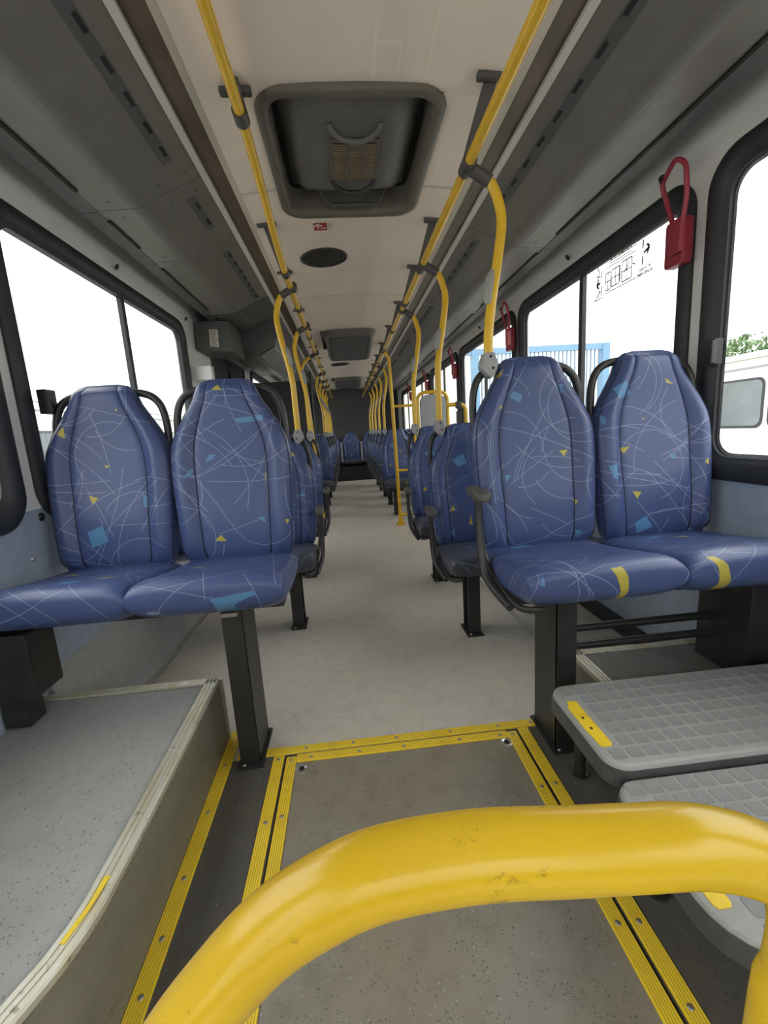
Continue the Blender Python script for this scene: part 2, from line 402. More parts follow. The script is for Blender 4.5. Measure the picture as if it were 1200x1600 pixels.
# sunk hatch panel between the yellow strips, with a dark gap around it
G().box(-.397, .399, -.6, 1.318, .0005, .0022).build('hatch_gap', M['slot'], fl)
G().box(-.389, .391, -.6, 1.31, .0006, .004).build('hatch_lid', M['floor_hatch'], fl)
G().box(-.613, -.397, -.6, 1.32, .0003, .0012).build('front_dark_sheet', M['floor_front'], fl)  # darker sheets laid over the floor on both sides of the hatch
G().box(.399, .655, -.6, 1.32, .0003, .0012).build('front_dark_sheet', M['floor_front'], fl)
def floor_strip(name, x0, x1, y0, y1, label, ndx=None, screws=(), z=.0005, along='y'):
    o = thing(name, ((x0 + x1) / 2, (y0 + y1) / 2, 0), label, 'floor strip', 'yellow floor strips')
    G().box(x0, x1, y0, y1, z, z + .005, .0015).build('strip_plate', M['strip'], o)
    g = G(); wdt = (x1 - x0) if along == 'y' else (y1 - y0); k = max(4, int(wdt / .0055))
    for i in range(1, k):
        t = (x0 if along == 'y' else y0) + wdt * i / k
        if along == 'y': g.box(t - .0007, t + .0007, y0 + .004, y1 - .004, z + .0048, z + .0053)
        else: g.box(x0 + .004, x1 - .004, t - .0007, t + .0007, z + .0048, z + .0053)
    gr = g.build('grooves', M['strip_groove'], o); gr['kind'] = 'stuff'
    for p in screws: G().dome((p[0], p[1], z + .0048), (0, 0, 1), .0062, .003).build('screw', M['screw'], o, True)
    return o
floor_strip('floor_strip', -.436, -.401, -.6, 1.318, 'outer yellow ribbed strip on the left of the floor hatch', screws=[(-.418, 1.30), (-.418, 1.06), (-.418, .82), (-.418, .58)])
floor_strip('floor_strip', -.391, -.358, -.6, 1.300, 'inner yellow ribbed strip on the left edge of the floor hatch lid', screws=[(-.374, 1.285), (-.374, 1.07), (-.374, .83)], z=.004)
floor_strip('floor_strip', .403, .438, -.6, 1.318, 'outer yellow ribbed strip on the right of the floor hatch', screws=[(.42, 1.07), (.42, .70), (.42, .56)])
floor_strip('floor_strip', .358, .391, -.6, 1.300, 'inner yellow ribbed strip on the right edge of the floor hatch lid', screws=[(.374, 1.285), (.374, 1.06), (.374, .70)], z=.004)
floor_strip('floor_strip', -.56, .52, 1.322, 1.356, 'long yellow strip crossing the aisle along the far edge of the floor hatch', screws=[(-.53, 1.34), (-.33, 1.34), (-.17, 1.34), (-.02, 1.34), (.17, 1.34), (.34, 1.34), (.46, 1.34)], along='x')
floor_strip('floor_strip', -.357, .357, 1.276, 1.309, 'yellow strip on the far edge of the floor hatch lid', screws=[(-.31, 1.29), (-.15, 1.29), (.0, 1.29), (.19, 1.29), (.33, 1.29)], z=.004, along='x')
floor_strip('floor_strip', -.612, -.572, -.6, 1.47, 'yellow ribbed strip on the floor along the foot of the left box', screws=[(-.592, 1.30), (-.592, 1.12), (-.592, .93), (-.592, .80), (-.592, .70)])
for x, y, side in ((-.336, 1.247, 'left'), (.342, 1.258, 'right')):
    o = thing('hatch_latch', (x, y, .004), 'round steel latch in the far %s corner of the floor hatch' % side, 'latch', 'floor hatch latches')
    g = G(); n = 20
    g.loft([[(x + r * math.cos(2 * PI * j / n), y + r * math.sin(2 * PI * j / n), z) for j in range(n)] for r, z in ((.0215, .004), (.021, .0065), (.017, .0075), (.012, .006), (.011, .0055))])
    g.build('latch_ring', M['steel'], o, True)
    G().cyl((x, y, .0058), (0, 0, 1), .0085, .002, 12).build('latch_keyhole', M['slot'], o)

def wall(side, s, wins, y0, y1, doors=()):
    nm = 'left' if s < 0 else 'right'
    X = 1.2 * s
    root = thing('wall_' + nm, (X, 0, 0), 'pale %s side wall of the bus with window pillars' % nm, 'wall', kind='structure')
    xa, xb = sorted((X, X + .05 * s))
    segs = [y0] + [v for d in doors for v in d] + [y1]
    for i in range(0, len(segs), 2):
        G().box(xa, xb, segs[i], segs[i + 1], 0, .86).build('lower_panel', M['wall_low'], root)
    # upper wall leaning in towards the duct
    g = G(); pr = [(X, 1.835), (X + .05 * s, 1.835), (X + .05 * s, 2.2), (X - .035 * s, 2.2), (X - .03 * s, 2.06), (X - .012 * s, 1.96)]
    g.prism([(p[0], p[1]) for p in pr], 'y', y0, y1).build('upper_panel', M['wall'], root)
    edges = sorted([(a + .03, b - .03) for a, b in wins] + list(doors)); cur = y0
    for a, b in edges:
        if a - cur > .005: G().box(xa, xb, cur, a, .86, 1.835).build('pillar', M['wall'], root)
        cur = b
    if y1 - cur > .005: G().box(xa, xb, cur, y1, .86, 1.835).build('pillar', M['wall'], root)
    return root
WR = [(-1.75, -.25), (-.05, 1.545), (1.645, 3.235), (3.325, 4.915), (5.005, 6.595), (6.685, 8.275), (8.365, 9.95)]
WL = [(-.05, 1.515), (1.615, 3.335), (5.55, 7.15), (7.25, 8.85), (8.95, 10.3)]
DL = [(-1.7, -.3), (3.95, 5.25)]
wr = wall('right', 1, WR, YF, YR)
wl = wall('left', -1, WL, YF, YR, DL)
winno = [0]
def window(s, a, b, div=None, label='', z0=.83, z1=1.865, latch=True):
    winno[0] += 1
    X = 1.2 * s; cy = (a + b) / 2
    root = thing('window_%d' % winno[0], (X, cy, z0), label, 'window', kind='structure')
    def ring(y0, y1, za, zb, r, x): return [(x, p[0], p[1]) for p in rrect(y0, y1, za, zb, r, 8)]
    xi = X - .018 * s
    o = .022; wd = .058
    rings = [ring(a - o, b + o, z0 - o, z1 + o, .12, X), ring(a - o, b + o, z0 - o, z1 + o, .12, X - .010 * s), ring(a - o + .01, b + o - .01, z0 - o + .01, z1 + o - .01, .11, xi),
             ring(a + wd - .024, b - wd + .024, z0 + wd - .024, z1 - wd + .024, .085, xi), ring(a + wd - .014, b - wd + .014, z0 + wd - .014, z1 - wd + .014, .078, X - .006 * s),
             ring(a + wd, b - wd, z0 + wd, z1 - wd, .07, X + .002 * s), ring(a + wd, b - wd, z0 + wd, z1 - wd, .07, X + .03 * s), ring(a - .001, b + .001, z0, z1, .05, X + .03 * s)]
    rings[-1] = ring(a - o, b + o, z0 - o, z1 + o, .12, X + .03 * s)
    G().loft(rings, False).build('window_frame', M['rubber'], root, True)
    # speckled edge band behind the frame, then the pane
    e = .012
    gl = [(X + .022 * s, p[0], p[1]) for p in rrect(a + wd - .006, b - wd + .006, z0 + wd - .006, z1 - wd + .006, .07, 8)]
    band = G().loft([[(X + .019 * s, p[0], p[1]) for p in rrect(a + wd - .004, b - wd + .004, z0 + wd - .004, z1 - wd + .004, .07, 8)],
                     [(X + .019 * s, p[0], p[1]) for p in rrect(a + wd + e, b - wd - e, z0 + wd + e, z1 - wd - e, .062, 8)]], False)
    if s > 0: band.build('pane_edge', M['frit'], root)
    if div is None: spans = [(a + wd - .006, b - wd + .006)]
    else: spans = [(a + wd - .006, div), (div, b - wd + .006)]
    for y0, y1 in spans:
        g = G(); g.prism(rrect(y0, y1, z0 + wd - .006, z1 - wd + .006, .02, 3), 'x', *(sorted((X + .022 * s, X + .026 * s)))); g.build('pane', M['glass'], root)
    if div is not None:
        xs = sorted((X + .005 * s, X + .03 * s))
        G().box(xs[0], xs[1], div - .028, div - .006, z0 + wd - .005, z1 - wd + .005, .003).build('divider', M['rubber'], root)
        G().box(xs[0] + .004, xs[1] - .004, div - .005, div + .014, z0 + wd - .005, z1 - wd + .005, .002).build('divider', M['darkmetal'], root)
    return root
window(1, *WR[0], label='driver side window behind the camera on the right')
window(1, *WR[1], label='large right window with the parked white bus outside, nearest the camera')
window(1, *WR[2], 2.43, 'right window above the front right seat, with the exit sticker')
window(1, *WR[3], 4.10, 'second divided right window, behind the front right seat')
window(1, *WR[4], 5.80, 'third divided right window, beside the grey partition')
window(1, *WR[5], 7.48, 'fourth divided right window towards the rear')
window(1, *WR[6], 9.15, 'last right window at the rear of the bus')
window(-1, *WL[0], label='left window cut off by the picture edge, nearest the camera')
window(-1, *WL[1], 2.52, 'large divided left window above the front left seat')
window(-1, *WL[2], 6.35, 'hidden left window added for daylight behind the middle door')  # hidden windows past the door, added to let daylight into the rear
window(-1, *WL[3], 8.05, 'second hidden left window added for daylight behind the middle door')
window(-1, *WL[4], label='last hidden left window added for daylight at the rear')
# doors on the left (two leaves, dark frames)
for i, (a, b) in enumerate(DL):
    root = thing('door_%d' % (i + 1), (-1.2, (a + b) / 2, 0), ['front folding door with glass leaves, behind the camera on the left', 'middle folding door with dark frame and glass leaves on the left'][i], 'door', kind='structure')
    G().prism([(a, 0), (a + .05, 0), (a + .05, 1.8), (b - .05, 1.8), (b - .05, 0), (b, 0), (b, 1.835), (a, 1.835)], 'x', -1.25, -1.2).build('door_frame', M['darkmetal'], root)
    mid = (a + b) / 2
    for y0, y1 in ((a + .05, mid - .003), (mid + .003, b - .05)):
        lf = G()
        for q in ((y0, y1, .02, .30), (y0, y1, 1.72 if i == 0 else 1.05, 1.8), (y0, y0 + .05, .30, 1.72), (y1 - .05, y1, .30, 1.72)): lf.box(-1.245, -1.215, *q)
        lo = lf.build('door_leaf', M['rubber'], root)
        G().box(-1.232, -1.228, y0 + .05, y1 - .05, .30, 1.72 if i == 0 else 1.05).build('pane', M['glass'], lo)
# front end behind the camera: dashboard wall and windscreen
root = thing('wall_front', (0, YF, 0), 'front end of the bus behind the camera with a wide windscreen', 'wall', kind='structure')
G().box(-1.25, 1.25, YF - .05, YF, 0, .75).build('lower_panel', M['wall_dark'], root)
G().box(-1.25, 1.25, YF - .05, YF, 1.98, 2.2).build('upper_panel', M['wall'], root)
for x0, x1 in ((-1.25, -1.12), (-.03, .03), (1.12, 1.25)): G().box(x0, x1, YF - .05, YF, .75, 1.98).build('pillar', M['rubber'], root)
for x0, x1 in ((-1.12, -.03), (.03, 1.12)): G().box(x0, x1, YF - .03, YF - .024, .75, 1.98).build('pane', M['glass'], root)
# rear wall
root = thing('wall_rear', (0, YR, 0), 'dark grey rear wall of the bus with panel seams', 'wall', kind='structure')
G().box(-1.25, 1.25, YR, YR + .05, 0, 2.2).build('rear_sheet', M['wall_dark'], root)
G().box(-.50, .52, YR - .02, YR - .001, 1.18, 2.09, .004).build('rear_panel', plain('rear_panel_grey', (.07, .07, .072), .5), root)
G().box(-.50, .52, YR - .018, YR - .001, .45, 1.175, .004).build('rear_panel', plain('rear_panel_grey', (.085, .085, .088), .5), root)
# unseen roof shell, added to stop sky light leaking through the gaps
tag(G().box(-1.26, 1.26, YF - .05, YR + .05, 2.2, 2.24).build('roof', M['wall']), 'unseen roof shell added above the ceiling to block sky light', 'roof', kind='structure')
# ceiling with openings for the roof hatches
HATCH = [(1.575, 2.325), (4.75, 5.70), (8.6, 9.1)]
def zc(x): return 2.108 - .03 * (x / .48) ** 2
root = thing('ceiling', (0, 0, 2.1), 'pale beige curved ceiling between the overhead ducts', 'ceiling', kind='structure')
ysplit = [YF, 2.11, 3.62, 4.85, 6.30, 7.75, 9.2, YR]
xs = [-.48, -.43, -.38, -.33, -.30, -.22, -.12, 0, .12, .22, .28, .33, .38, .43, .48]
for i in range(len(ysplit) - 1):
    y0, y1 = ysplit[i] + .0015, ysplit[i + 1] - .0015
    cuts = sorted({y0, y1} | {h for H in HATCH for h in H if y0 < h < y1})
    g = G()
    for ya, yb in zip(cuts, cuts[1:]):
        hole = any(H[0] - 1e-6 <= ya and yb <= H[1] + 1e-6 for H in HATCH)
        for xa, xb in zip(xs, xs[1:]):
            if hole and xa > -.305 and xb < .285: continue
            g.add([(xa, ya, zc(xa)), (xb, ya, zc(xb)), (xb, yb, zc(xb)), (xa, yb, zc(xa))], [(0, 1, 2, 3)])
    g.build('ceiling_panel', M['ceiling'], root, True)
for y in ysplit[1:-1]:
    g = G()
    for xa, xb in zip(xs, xs[1:]):
        if xa > -.305 and xb < .285 and any(H[0] < y < H[1] for H in HATCH): continue
        g.add([(xa, y - .010, zc(xa) - .001), (xb, y - .010, zc(xb) - .001), (xb, y + .008, zc(xb) - .001), (xa, y + .008, zc(xa) - .001)], [(0, 1, 2, 3)])
    g.build('joint_strip', M['ceil_trim'], root)
M['residue'] = plain('tape_residue', (.86, .775, .67), .5)
for x0, x1, y0, y1 in ((.045, .056, 1.33, 1.53), (.056, .125, 1.40, 1.42), (.118, .128, 1.42, 1.50), (.205, .212, 1.30, 1.52), (.336, .343, 1.86, 2.05), (.343, .372, 1.86, 1.875)):
    G().add([(x0, y0, zc(x0) - .0008), (x1, y0, zc(x1) - .0008), (x1, y1, zc(x1) - .0008), (x0, y1, zc(x0) - .0008)], [(0, 1, 2, 3)]).build('tape_residue', M['residue'], root)
# long trims between ceiling and ducts
tno = [0]
def trim(pts, m, label):
    tno[0] += 1
    tag(G().prism(pts, 'y', YF, YR).build('trim_%d' % tno[0], m), label, 'trim', kind='structure')
for s, nm in ((-1, 'left'), (1, 'right')):
    trim([(s * .476, 2.080), (s * .502, 2.070), (s * .502, 2.10), (s * .476, 2.11)], M['ceil_trim'], 'narrow beige trim on the %s edge of the ceiling' % nm)
    trim([(s * .502, 2.078), (s * .572, 2.078), (s * .572, 2.10), (s * .502, 2.10)], M['lens'], 'brown unlit lamp lens running along the %s of the ceiling' % nm)
    trim([(s * .572, 2.066), (s * .594, 2.060), (s * .594, 2.11), (s * .572, 2.11)], M['alu_trim'], 'light grey aluminium trim beside the %s duct' % nm)
    tno[0] += 1
    tag(G().box(*sorted((s * 1.2, s * 1.15)), YF, YR, 0, .06, .005).build('baseboard_' + nm, M['black']), 'black baseboard along the %s wall' % nm, 'baseboard', kind='structure')

# ------------------------------------------------------------------ overhead ducts
def duct_profile(s):
    return [(s * x, z) for x, z in ((.594, 2.066), (.60, 2.063), (.79, 1.985), (.805, 1.977), (.82, 1.969), (.835, 1.963), (.85, 1.959), (.87, 1.956), (.985, 1.953), (1.0, 1.953), (1.005, 1.947), (1.055, 1.947), (1.068, 1.952), (1.075, 1.962), (1.085, 2.01), (1.085, 2.18), (.594, 2.18))]
def fz(x): return 2.063 - (x - .60) * (2.063 - 1.985) / .19
def duct(s, a, b, slot_in, slot_out, label, m='duct'):
    root = thing('duct_panel', (s * .83, (a + b) / 2, 1.95), label, 'duct panel', 'overhead duct panels')
    o = G().prism(duct_profile(s), 'y', a + .002, b - .002).build('duct_cover', M[m], root)
    for y0, y1 in slot_in:
        # recessed vent channel on the sloping face, with slits
        xa, xb = .652, .688
        g = G().add([(s * xa, y0, fz(xa) - .0015), (s * xb, y0, fz(xb) - .0015), (s * xb, y1, fz(xb) - .0015), (s * xa, y1, fz(xa) - .0015)], [(0, 1, 2, 3)])
        v = g.build('vent_channel', M['duct_dark'], root)
        k = max(2, int((y1 - y0) / .115))
        for i in range(k):
            yc = y0 + (i + .5) * (y1 - y0) / k; h = .027
            G().add([(s * .655, yc - h, fz(.655) - .0025), (s * .667, yc - h, fz(.667) - .0025), (s * .667, yc + h, fz(.667) - .0025), (s * .655, yc + h, fz(.655) - .0025)], [(0, 1, 2, 3)]).build('slit', M['slot'], v)
    for y0, y1 in slot_out:
        G().box(*sorted((s * .990, s * 1.004)), y0, y1, 1.9460, 1.9530).build('vent_slit', M['slot'], root)
    G().prism([(s * 1.008, 1.9465), (s * 1.06, 1.9455), (s * 1.076, 1.953), (s * 1.080, 1.970), (s * 1.05, 1.955)], 'y', a + .002, b - .002).build('duct_lip_shaded', M['duct_dark'], root)  # lip turned away from the light, its shade put into a darker colour
    for yy in (a + .06, b - .06):
        for x in (.64, .74, .93):
            z = fz(x) if x < .8 else 1.955
            G().dome((s * x, yy, z + .001), (0, 0, -1), .006, .004, 10).build('screw', M['duct_dark'], root, True)
    return root
Ls = [(-1.9, .75), (.75, 1.945), (1.945, 2.46), (2.46, 3.44)]
Rs = [(-1.9, 1.0), (1.0, 2.43), (2.43, 3.66), (3.66, 4.95), (4.95, 6.3), (6.3, 7.7), (7.7, 9.1), (9.1, YR)]
ordn = ['rearmost unseen', 'first', 'second', 'third', 'fourth', 'fifth', 'sixth', 'seventh']
duct(-1, *Ls[0], [(-1.0, .55)], [(-1, .6)], 'grey duct panel on the left beside the camera')
duct(-1, *Ls[1], [(.85, 1.80)], [(.85, 1.80)], 'long grey overhead duct panel at the upper left corner of the view')
duct(-1, *Ls[2], [(2.03, 2.31)], [(2.02, 2.28)], 'short grey overhead duct panel on the left above the front window')
duct(-1, *Ls[3], [(2.56, 3.38)], [(2.54, 3.30)], 'grey overhead duct panel on the left just before the dark door gear cover')
duct(1, *Rs[0], [(-1.0, .9)], [(-1, .9)], 'grey duct panel on the right beside the camera')
duct(1, *Rs[1], [(1.02, 2.16)], [(1.02, 2.27)], 'long grey overhead duct panel at the upper right corner of the view')
for i, nm in enumerate(('second', 'third', 'fourth', 'fifth', 'sixth', 'seventh')):
    a, b = Rs[i + 2]; duct(1, a, b, [(a + .09, b - .22)], [(a + .07, b - .16)], 'grey overhead duct panel on the right, %s from the front' % nm)
for i, (a, b) in enumerate(((5.6, 7.2), (7.2, 9.0), (9.0, YR))):
    duct(-1, a, b, [(a + .1, b - .2)], [(a + .1, b - .2)], 'brownish duct panel on the left behind the middle door, %s from the door' % ('first', 'second', 'third')[i])
duct(-1, 3.46, 3.97, [], [(3.5, 3.9)], 'dark overhead duct section on the left above the label box', 'duct_dark')
# dark door gear cover and lockers on the left after the front window
root = thing('door_gear_cover', (-.85, 4.5, 1.72), 'dark trapezoid door gear cover on the left above the middle door', 'cover')
G().prism([(-.588, 2.07), (-.60, 1.99), (-.66, 1.83), (-.80, 1.76), (-.90, 1.80), (-1.085, 1.80), (-1.085, 2.17), (-.588, 2.17)], 'y', 3.98, 5.58, .008).build('cover_body', M['duct_dark'], root)
G().prism([(-.655, 1.832), (-.672, 1.818), (-.795, 1.756), (-.79, 1.748), (-.66, 1.812)], 'y', 4.0, 5.55).build('cover_lip', plain('cover_lip_grey', (.26, .26, .25), .5), root)
root = thing('door_motor_box', (-1.05, 3.75, 1.72), 'dark grey box with a printed paper label under the left duct', 'box')
G().prism([(-.915, 1.735), (-.93, 1.72), (-1.185, 1.74), (-1.185, 1.945), (-.93, 1.945)], 'y', 3.57, 3.96, .006).build('box_body', M['duct_dark'], root)
pp = G().prism([(-1.082, 1.765), (-1.020, 1.757), (-1.016, 1.882), (-1.078, 1.885)], 'y', 3.566, 3.5695).build('paper_label', M['paper'], root)
pp['label'] = 'small printed paper label'
for i in range(9):
    z = 1.872 - i * .0125
    G().box(-1.072, -1.026 - (.012 if i % 4 == 3 else 0), 3.5650, 3.5662, z - .0022, z + .0022).build('text_line', M['ink'], pp)
tag(G().box(-1.20, -1.05, 3.40, 3.47, 1.50, 1.60, .008).build('sensor_box', M['wall']), 'small white plastic box beside the left window under the label box', 'box')

# ------------------------------------------------------------------ roof hatches, round vents, sticker
def roof_hatch(y0, y1, full, label):
    cy = (y0 + y1) / 2
    root = thing('roof_hatch', (0, cy, 2.07), label, 'roof hatch', 'roof hatches')
    HX = -.014
    def R(x, ya, yb, r, z): return [(p[0] + HX, p[1], z) for p in rrect(-x, x, ya, yb, r, 8)]
    G().loft([R(.314, y0 - .03, y1 + .03, .10, 2.11), R(.314, y0 - .03, y1 + .03, .10, 2.091), R(.309, y0 - .025, y1 + .025, .096, 2.085), R(.283, y0 + .002, y1 - .002, .08, 2.084),
              R(.277, y0 + .008, y1 - .008, .075, 2.089), R(.273, y0 + .012, y1 - .012, .07, 2.115), R(.271, y0 + .014, y1 - .014, .07, 2.19)], False).build('hatch_rim', M['hatch'], root, True)
    # panel domed downwards in the well
    g = G(); nx, ny = 14, 14; v = []; f = []
    for j in range(ny + 1):
        for i in range(nx + 1):
            u = i / nx * 2 - 1; t = j / ny * 2 - 1
            v.append((HX + u * .248, cy + t * (y1 - y0 - .06) / 2 * .90 - .014, 2.185 - .075 * (1 - abs(u) ** 7) * (1 - abs(t) ** 5) ** .6))
    for j in range(ny):
        for i in range(nx): f.append((j * (nx + 1) + i, j * (nx + 1) + i + 1, (j + 1) * (nx + 1) + i + 1, (j + 1) * (nx + 1) + i))
    g.add(v, f).build('hatch_panel', M['hatchdark'], root, True)
    G().box(HX - .272, HX + .272, y0 + .03, y1 - .03, 2.19, 2.198).build('well_top', M['slot'], root)
    zp = 2.111
    if full:
        yc = cy - .01
        gr = thing_part = G().box(-.095, .095, yc - .13, yc + .12, zp - .010, zp, .004).build('vent_grille', M['hatch'], root)
        G().box(-.082, .082, yc - .118, yc + .108, zp - .0108, zp - .0102).build('grille_opening', M['slot'], gr)
        for i in range(17):
            yy = yc - .110 + i * .0132
            G().box(-.082, .082, yy - .0035, yy + .0035, zp - .0145, zp - .0106).build('slat', plain('grille_brown', (.19, .15, .10), .5) if i == 0 else bpy.data.materials['grille_brown'], gr)
        for x in (-.03, .03): G().box(x - .003, x + .003, yc - .118, yc + .108, zp - .017, zp - .0104).build('grille_rib', M['hatch'], gr)
        for yb, d in ((yc - .175, 1), (yc + .165, 1)):
            pts = catmull([(-.092, yb - .03 * d, zp), (-.085, yb - .02, zp - .012), (-.05, yb + .006, zp - .026), (0, yb + .016, zp - .03), (.05, yb + .006, zp - .026), (.085, yb - .02, zp - .012), (.092, yb - .03, zp)], 5)
            G().tube(pts, .0095, 8).build('handle', M['blackplastic'] if yb > yc else M['hatchdark'], root, True)
        G().cyl((-.005, y1 - .065, 2.10), (1, 0, 0), .010, .19, 12).build('gas_strut', M['armpad'], root, True)
        G().tube([(-.10, y1 - .065, 2.10), (-.13, y1 - .085, 2.115), (-.15, y1 - .11, 2.14)], .004, 6).build('strut_arm', M['armpad'], root, True)
        G().tube([(.09, y1 - .065, 2.10), (.12, y1 - .065, 2.10), (.15, y1 - .10, 2.14)], .004, 6).build('strut_arm', M['armpad'], root, True)
    return root
roof_hatch(*HATCH[0], True, 'large dark roof hatch with vent grille, nearest the camera')
def drop_hatch(y0, y1, label):
    cy = (y0 + y1) / 2
    root = thing('roof_hatch', (0, cy, 2.0), label, 'roof hatch', 'roof hatches')
    def tilt(g):
        g.v = [(p[0] * (1 - .05 * (p[1] - y0) / (y1 - y0)) + .005, p[1], p[2] - max(0, min(1, (2.105 - p[2]) / .05)) * .10 * (p[1] - y0) / (y1 - y0)) for p in g.v]; return g
    def R(x, ya, yb, r, z): return [(p[0], p[1], z) for p in rrect(-x, x, ya, yb, r, 8)]
    tilt(G().loft([R(.27, y0 - .03, y1 + .03, .09, 2.105), R(.265, y0 - .025, y1 + .025, .09, 2.065), R(.25, y0, y1, .08, 2.045), R(.22, y0 + .03, y1 - .03, .07, 2.042), R(.21, y0 + .04, y1 - .04, .07, 2.055)])).build('hatch_rim', M['hatchdark'], root, True)
    tilt(G().prism(rrect(-.205, .205, y0 + .05, y1 - .05, .06, 6), 'z', 2.040, 2.06, .006)).build('hatch_panel', M['duct_dark'], root)
    return root
drop_hatch(*HATCH[1], 'dark roof hatch in the middle of the ceiling, second from the camera')
drop_hatch(*HATCH[2], 'dark roof hatch at the far end of the ceiling')
for x, y, lb in ((-.163, 2.88, 'round black vent in the ceiling behind the large hatch'), (-.12, 7.0, 'small round dark vent in the ceiling between the far hatches')):
    root = thing('ceiling_vent', (x, y, 2.08), lb, 'ceiling vent', 'round ceiling vents')
    n = 40; zt = zc(x)
    C_ = lambda r, z: [(x + r * math.cos(2 * PI * j / n), y + r * math.sin(2 * PI * j / n), z + zc(x + r * math.cos(2 * PI * j / n)) - zt) for j in range(n)]
    G().loft([C_(.142, zt), C_(.141, zt - .006), C_(.134, zt - .009), C_(.131, zt - .005)], False).build('vent_ring', M['blackplastic'], root, True)
    G().loft([C_(.132, zt - .004), C_(.06, zt - .007), C_(.01, zt - .008)]).build('vent_mesh', M['slot'], root, True)
    G().box(x - .002, x + .002, y - .13, y + .13, zt - .0105, zt - .007).build('vent_rib', M['blackplastic'], root)
    for a in range(4): G().dome((x + .115 * math.cos(a * PI / 2), y + .115 * math.sin(a * PI / 2), zt - .006), (0, 0, -1), .004, .003, 8).build('screw', M['screw'], root, True)
root = thing('exit_sticker', (-.16, 2.475, 2.10), 'red exit sticker with a white arrow on the ceiling behind the hatch', 'sticker')
zs = zc(-.16) - .001
G().box(-.228, -.128, 2.44, 2.52, zs - .001, zs).build('sticker_field', M['stickred'], root)
G().box(-.128, -.100, 2.44, 2.52, zs - .001, zs).build('sticker_text_field', M['stickwhite'], root)
zz = zs - .0016
G().box(-.222, -.192, 2.490, 2.498, zz, zz + .0005).build('sticker_line', M['stickwhite'], root)
G().box(-.160, -.130, 2.490, 2.498, zz, zz + .0005).build('sticker_line', M['stickwhite'], root)
G().prism([(-.181, 2.462), (-.171, 2.462), (-.169, 2.494), (-.179, 2.494)], 'z', zz, zz + .0005).add(*(lambda q: (q.v, q.f))(G().prism([(-.178, 2.448), (-.172, 2.448), (-.150, 2.472), (-.157, 2.478), (-.175, 2.459), (-.193, 2.478), (-.200, 2.472)], 'z', zz - .0003, zz + .0004))).build('sticker_arrow', M['stickwhite'], root)
for i in range(4): G().box(-.1245 + i * .006, -.1233 + i * .006, 2.448, 2.512 - (i % 3) * .016, zz, zz + .0005).build('sticker_print', M['ink'], root)

# ------------------------------------------------------------------ raised boxes at the front
# left wheel box
root = thing('wheel_box', (-.9, .5, 0), 'grey speckled raised box along the left wall with worn cream edge trim', 'platform')
top = [(-.622, 1.435), (-.618, .90), (-.618, .70), (-.624, .65), (-.636, .60), (-.70, .44), (-.86, .10), (-.95, -.25), (-1.195, -.25), (-1.195, 1.435)]
bot = [(-.613, 1.435), (-.613, .90), (-.613, .70), (-.613, .65), (-.613, .60), (-.613, .44), (-.613, .10), (-.613, -.25), (-1.195, -.25), (-1.195, 1.435)]
n = len(top); zt = .24
G().add([(x, y, zt - .004) for x, y in top], [tuple(range(n))]).build('box_top', M['platform'], root)
G().add([(x, y, zt - .004) for x, y in top] + [(x, y, 0) for x, y in bot], [(i, (i + 1) % n, n + (i + 1) % n, n + i) for i in range(n)]).build('box_side', M['box_side'], root, True)
def edge_trim(pts, wv, hz, name, parent, zt, inward):
    """L trim: three ribs lying along the edge of a raised box"""
    pts = [Vector((p[0], p[1], zt)) for p in pts]
    nrm = []
    for i in range(len(pts)):
        a = pts[max(i - 1, 0)]; b = pts[min(i + 1, len(pts) - 1)]; d = (b - a).normalized(); nrm.append(Vector((-d.y, d.x, 0)) * inward)
    prof = [(-.004, -hz), (-.004, .000), (.0, .004), (wv * .28, .004), (wv * .30, .002), (wv * .36, .002), (wv * .38, .004), (wv * .62, .004), (wv * .64, .002), (wv * .70, .002), (wv * .72, .004), (wv, .004), (wv, -.003)]
    return G().loft([[p + q * t + Vector((0, 0, z)) for t, z in prof] for p, q in zip(pts, nrm)]).build(name, M['trim'], parent)
edge_trim([(-.622, 1.435), (-.618, .90), (-.618, .70), (-.624, .65), (-.636, .60), (-.70, .44), (-.86, .10), (-.95, -.25)], .036, .012, 'edge_trim', root, zt, -1)
edge_trim([(-1.195, 1.437), (-.620, 1.437)], .030, .012, 'edge_trim', root, zt, -1)
ys_ = G().prism([(-.628, .742), (-.640, .742), (-.642, .69), (-.655, .632), (-.646, .630), (-.634, .685)], 'z', zt + .0042, zt + .0056).build('yellow_marker', M['strip'], root)
ys_['label'] = 'worn yellow marker strip'
G().box(-.622, -.606, 1.432, 1.441, .0, zt, .002).build('corner_trim', M['alu'], root)
# right platform
root = thing('platform', (.9, 1.2, 0), 'low dark platform with cream edge trim under the front right seat', 'platform')
G().box(.655, 1.195, .2, 1.44, 0, .196).build('platform_body', M['box_side'], root)
G().box(.655, 1.195, .2, 1.44, .196, .200).build('platform_top', plain('platform_dark_vinyl', (.17, .165, .155), .6, 0, (.12, .115, .105), 8), root)
edge_trim([(.655, .3), (.655, 1.44)], .036, .012, 'edge_trim', root, .2, -1)
edge_trim([(.655, 1.44), (1.195, 1.44)], .030, .012, 'edge_trim', root, .2, -1)
# long aluminium floor trims under the seats, behind the boxes
for s, nm in ((-1, 'left'), (1, 'right')):
    x = s * 1.062 if s < 0 else .74
    tno[0] += 1
    tag(G().box(x - .011, x + .011, 1.46, 3.6, .0004, .004, .001).build('trim_%d' % tno[0], M['alu']), 'thin aluminium strip along the floor under the %s seats' % nm, 'trim', kind='structure')
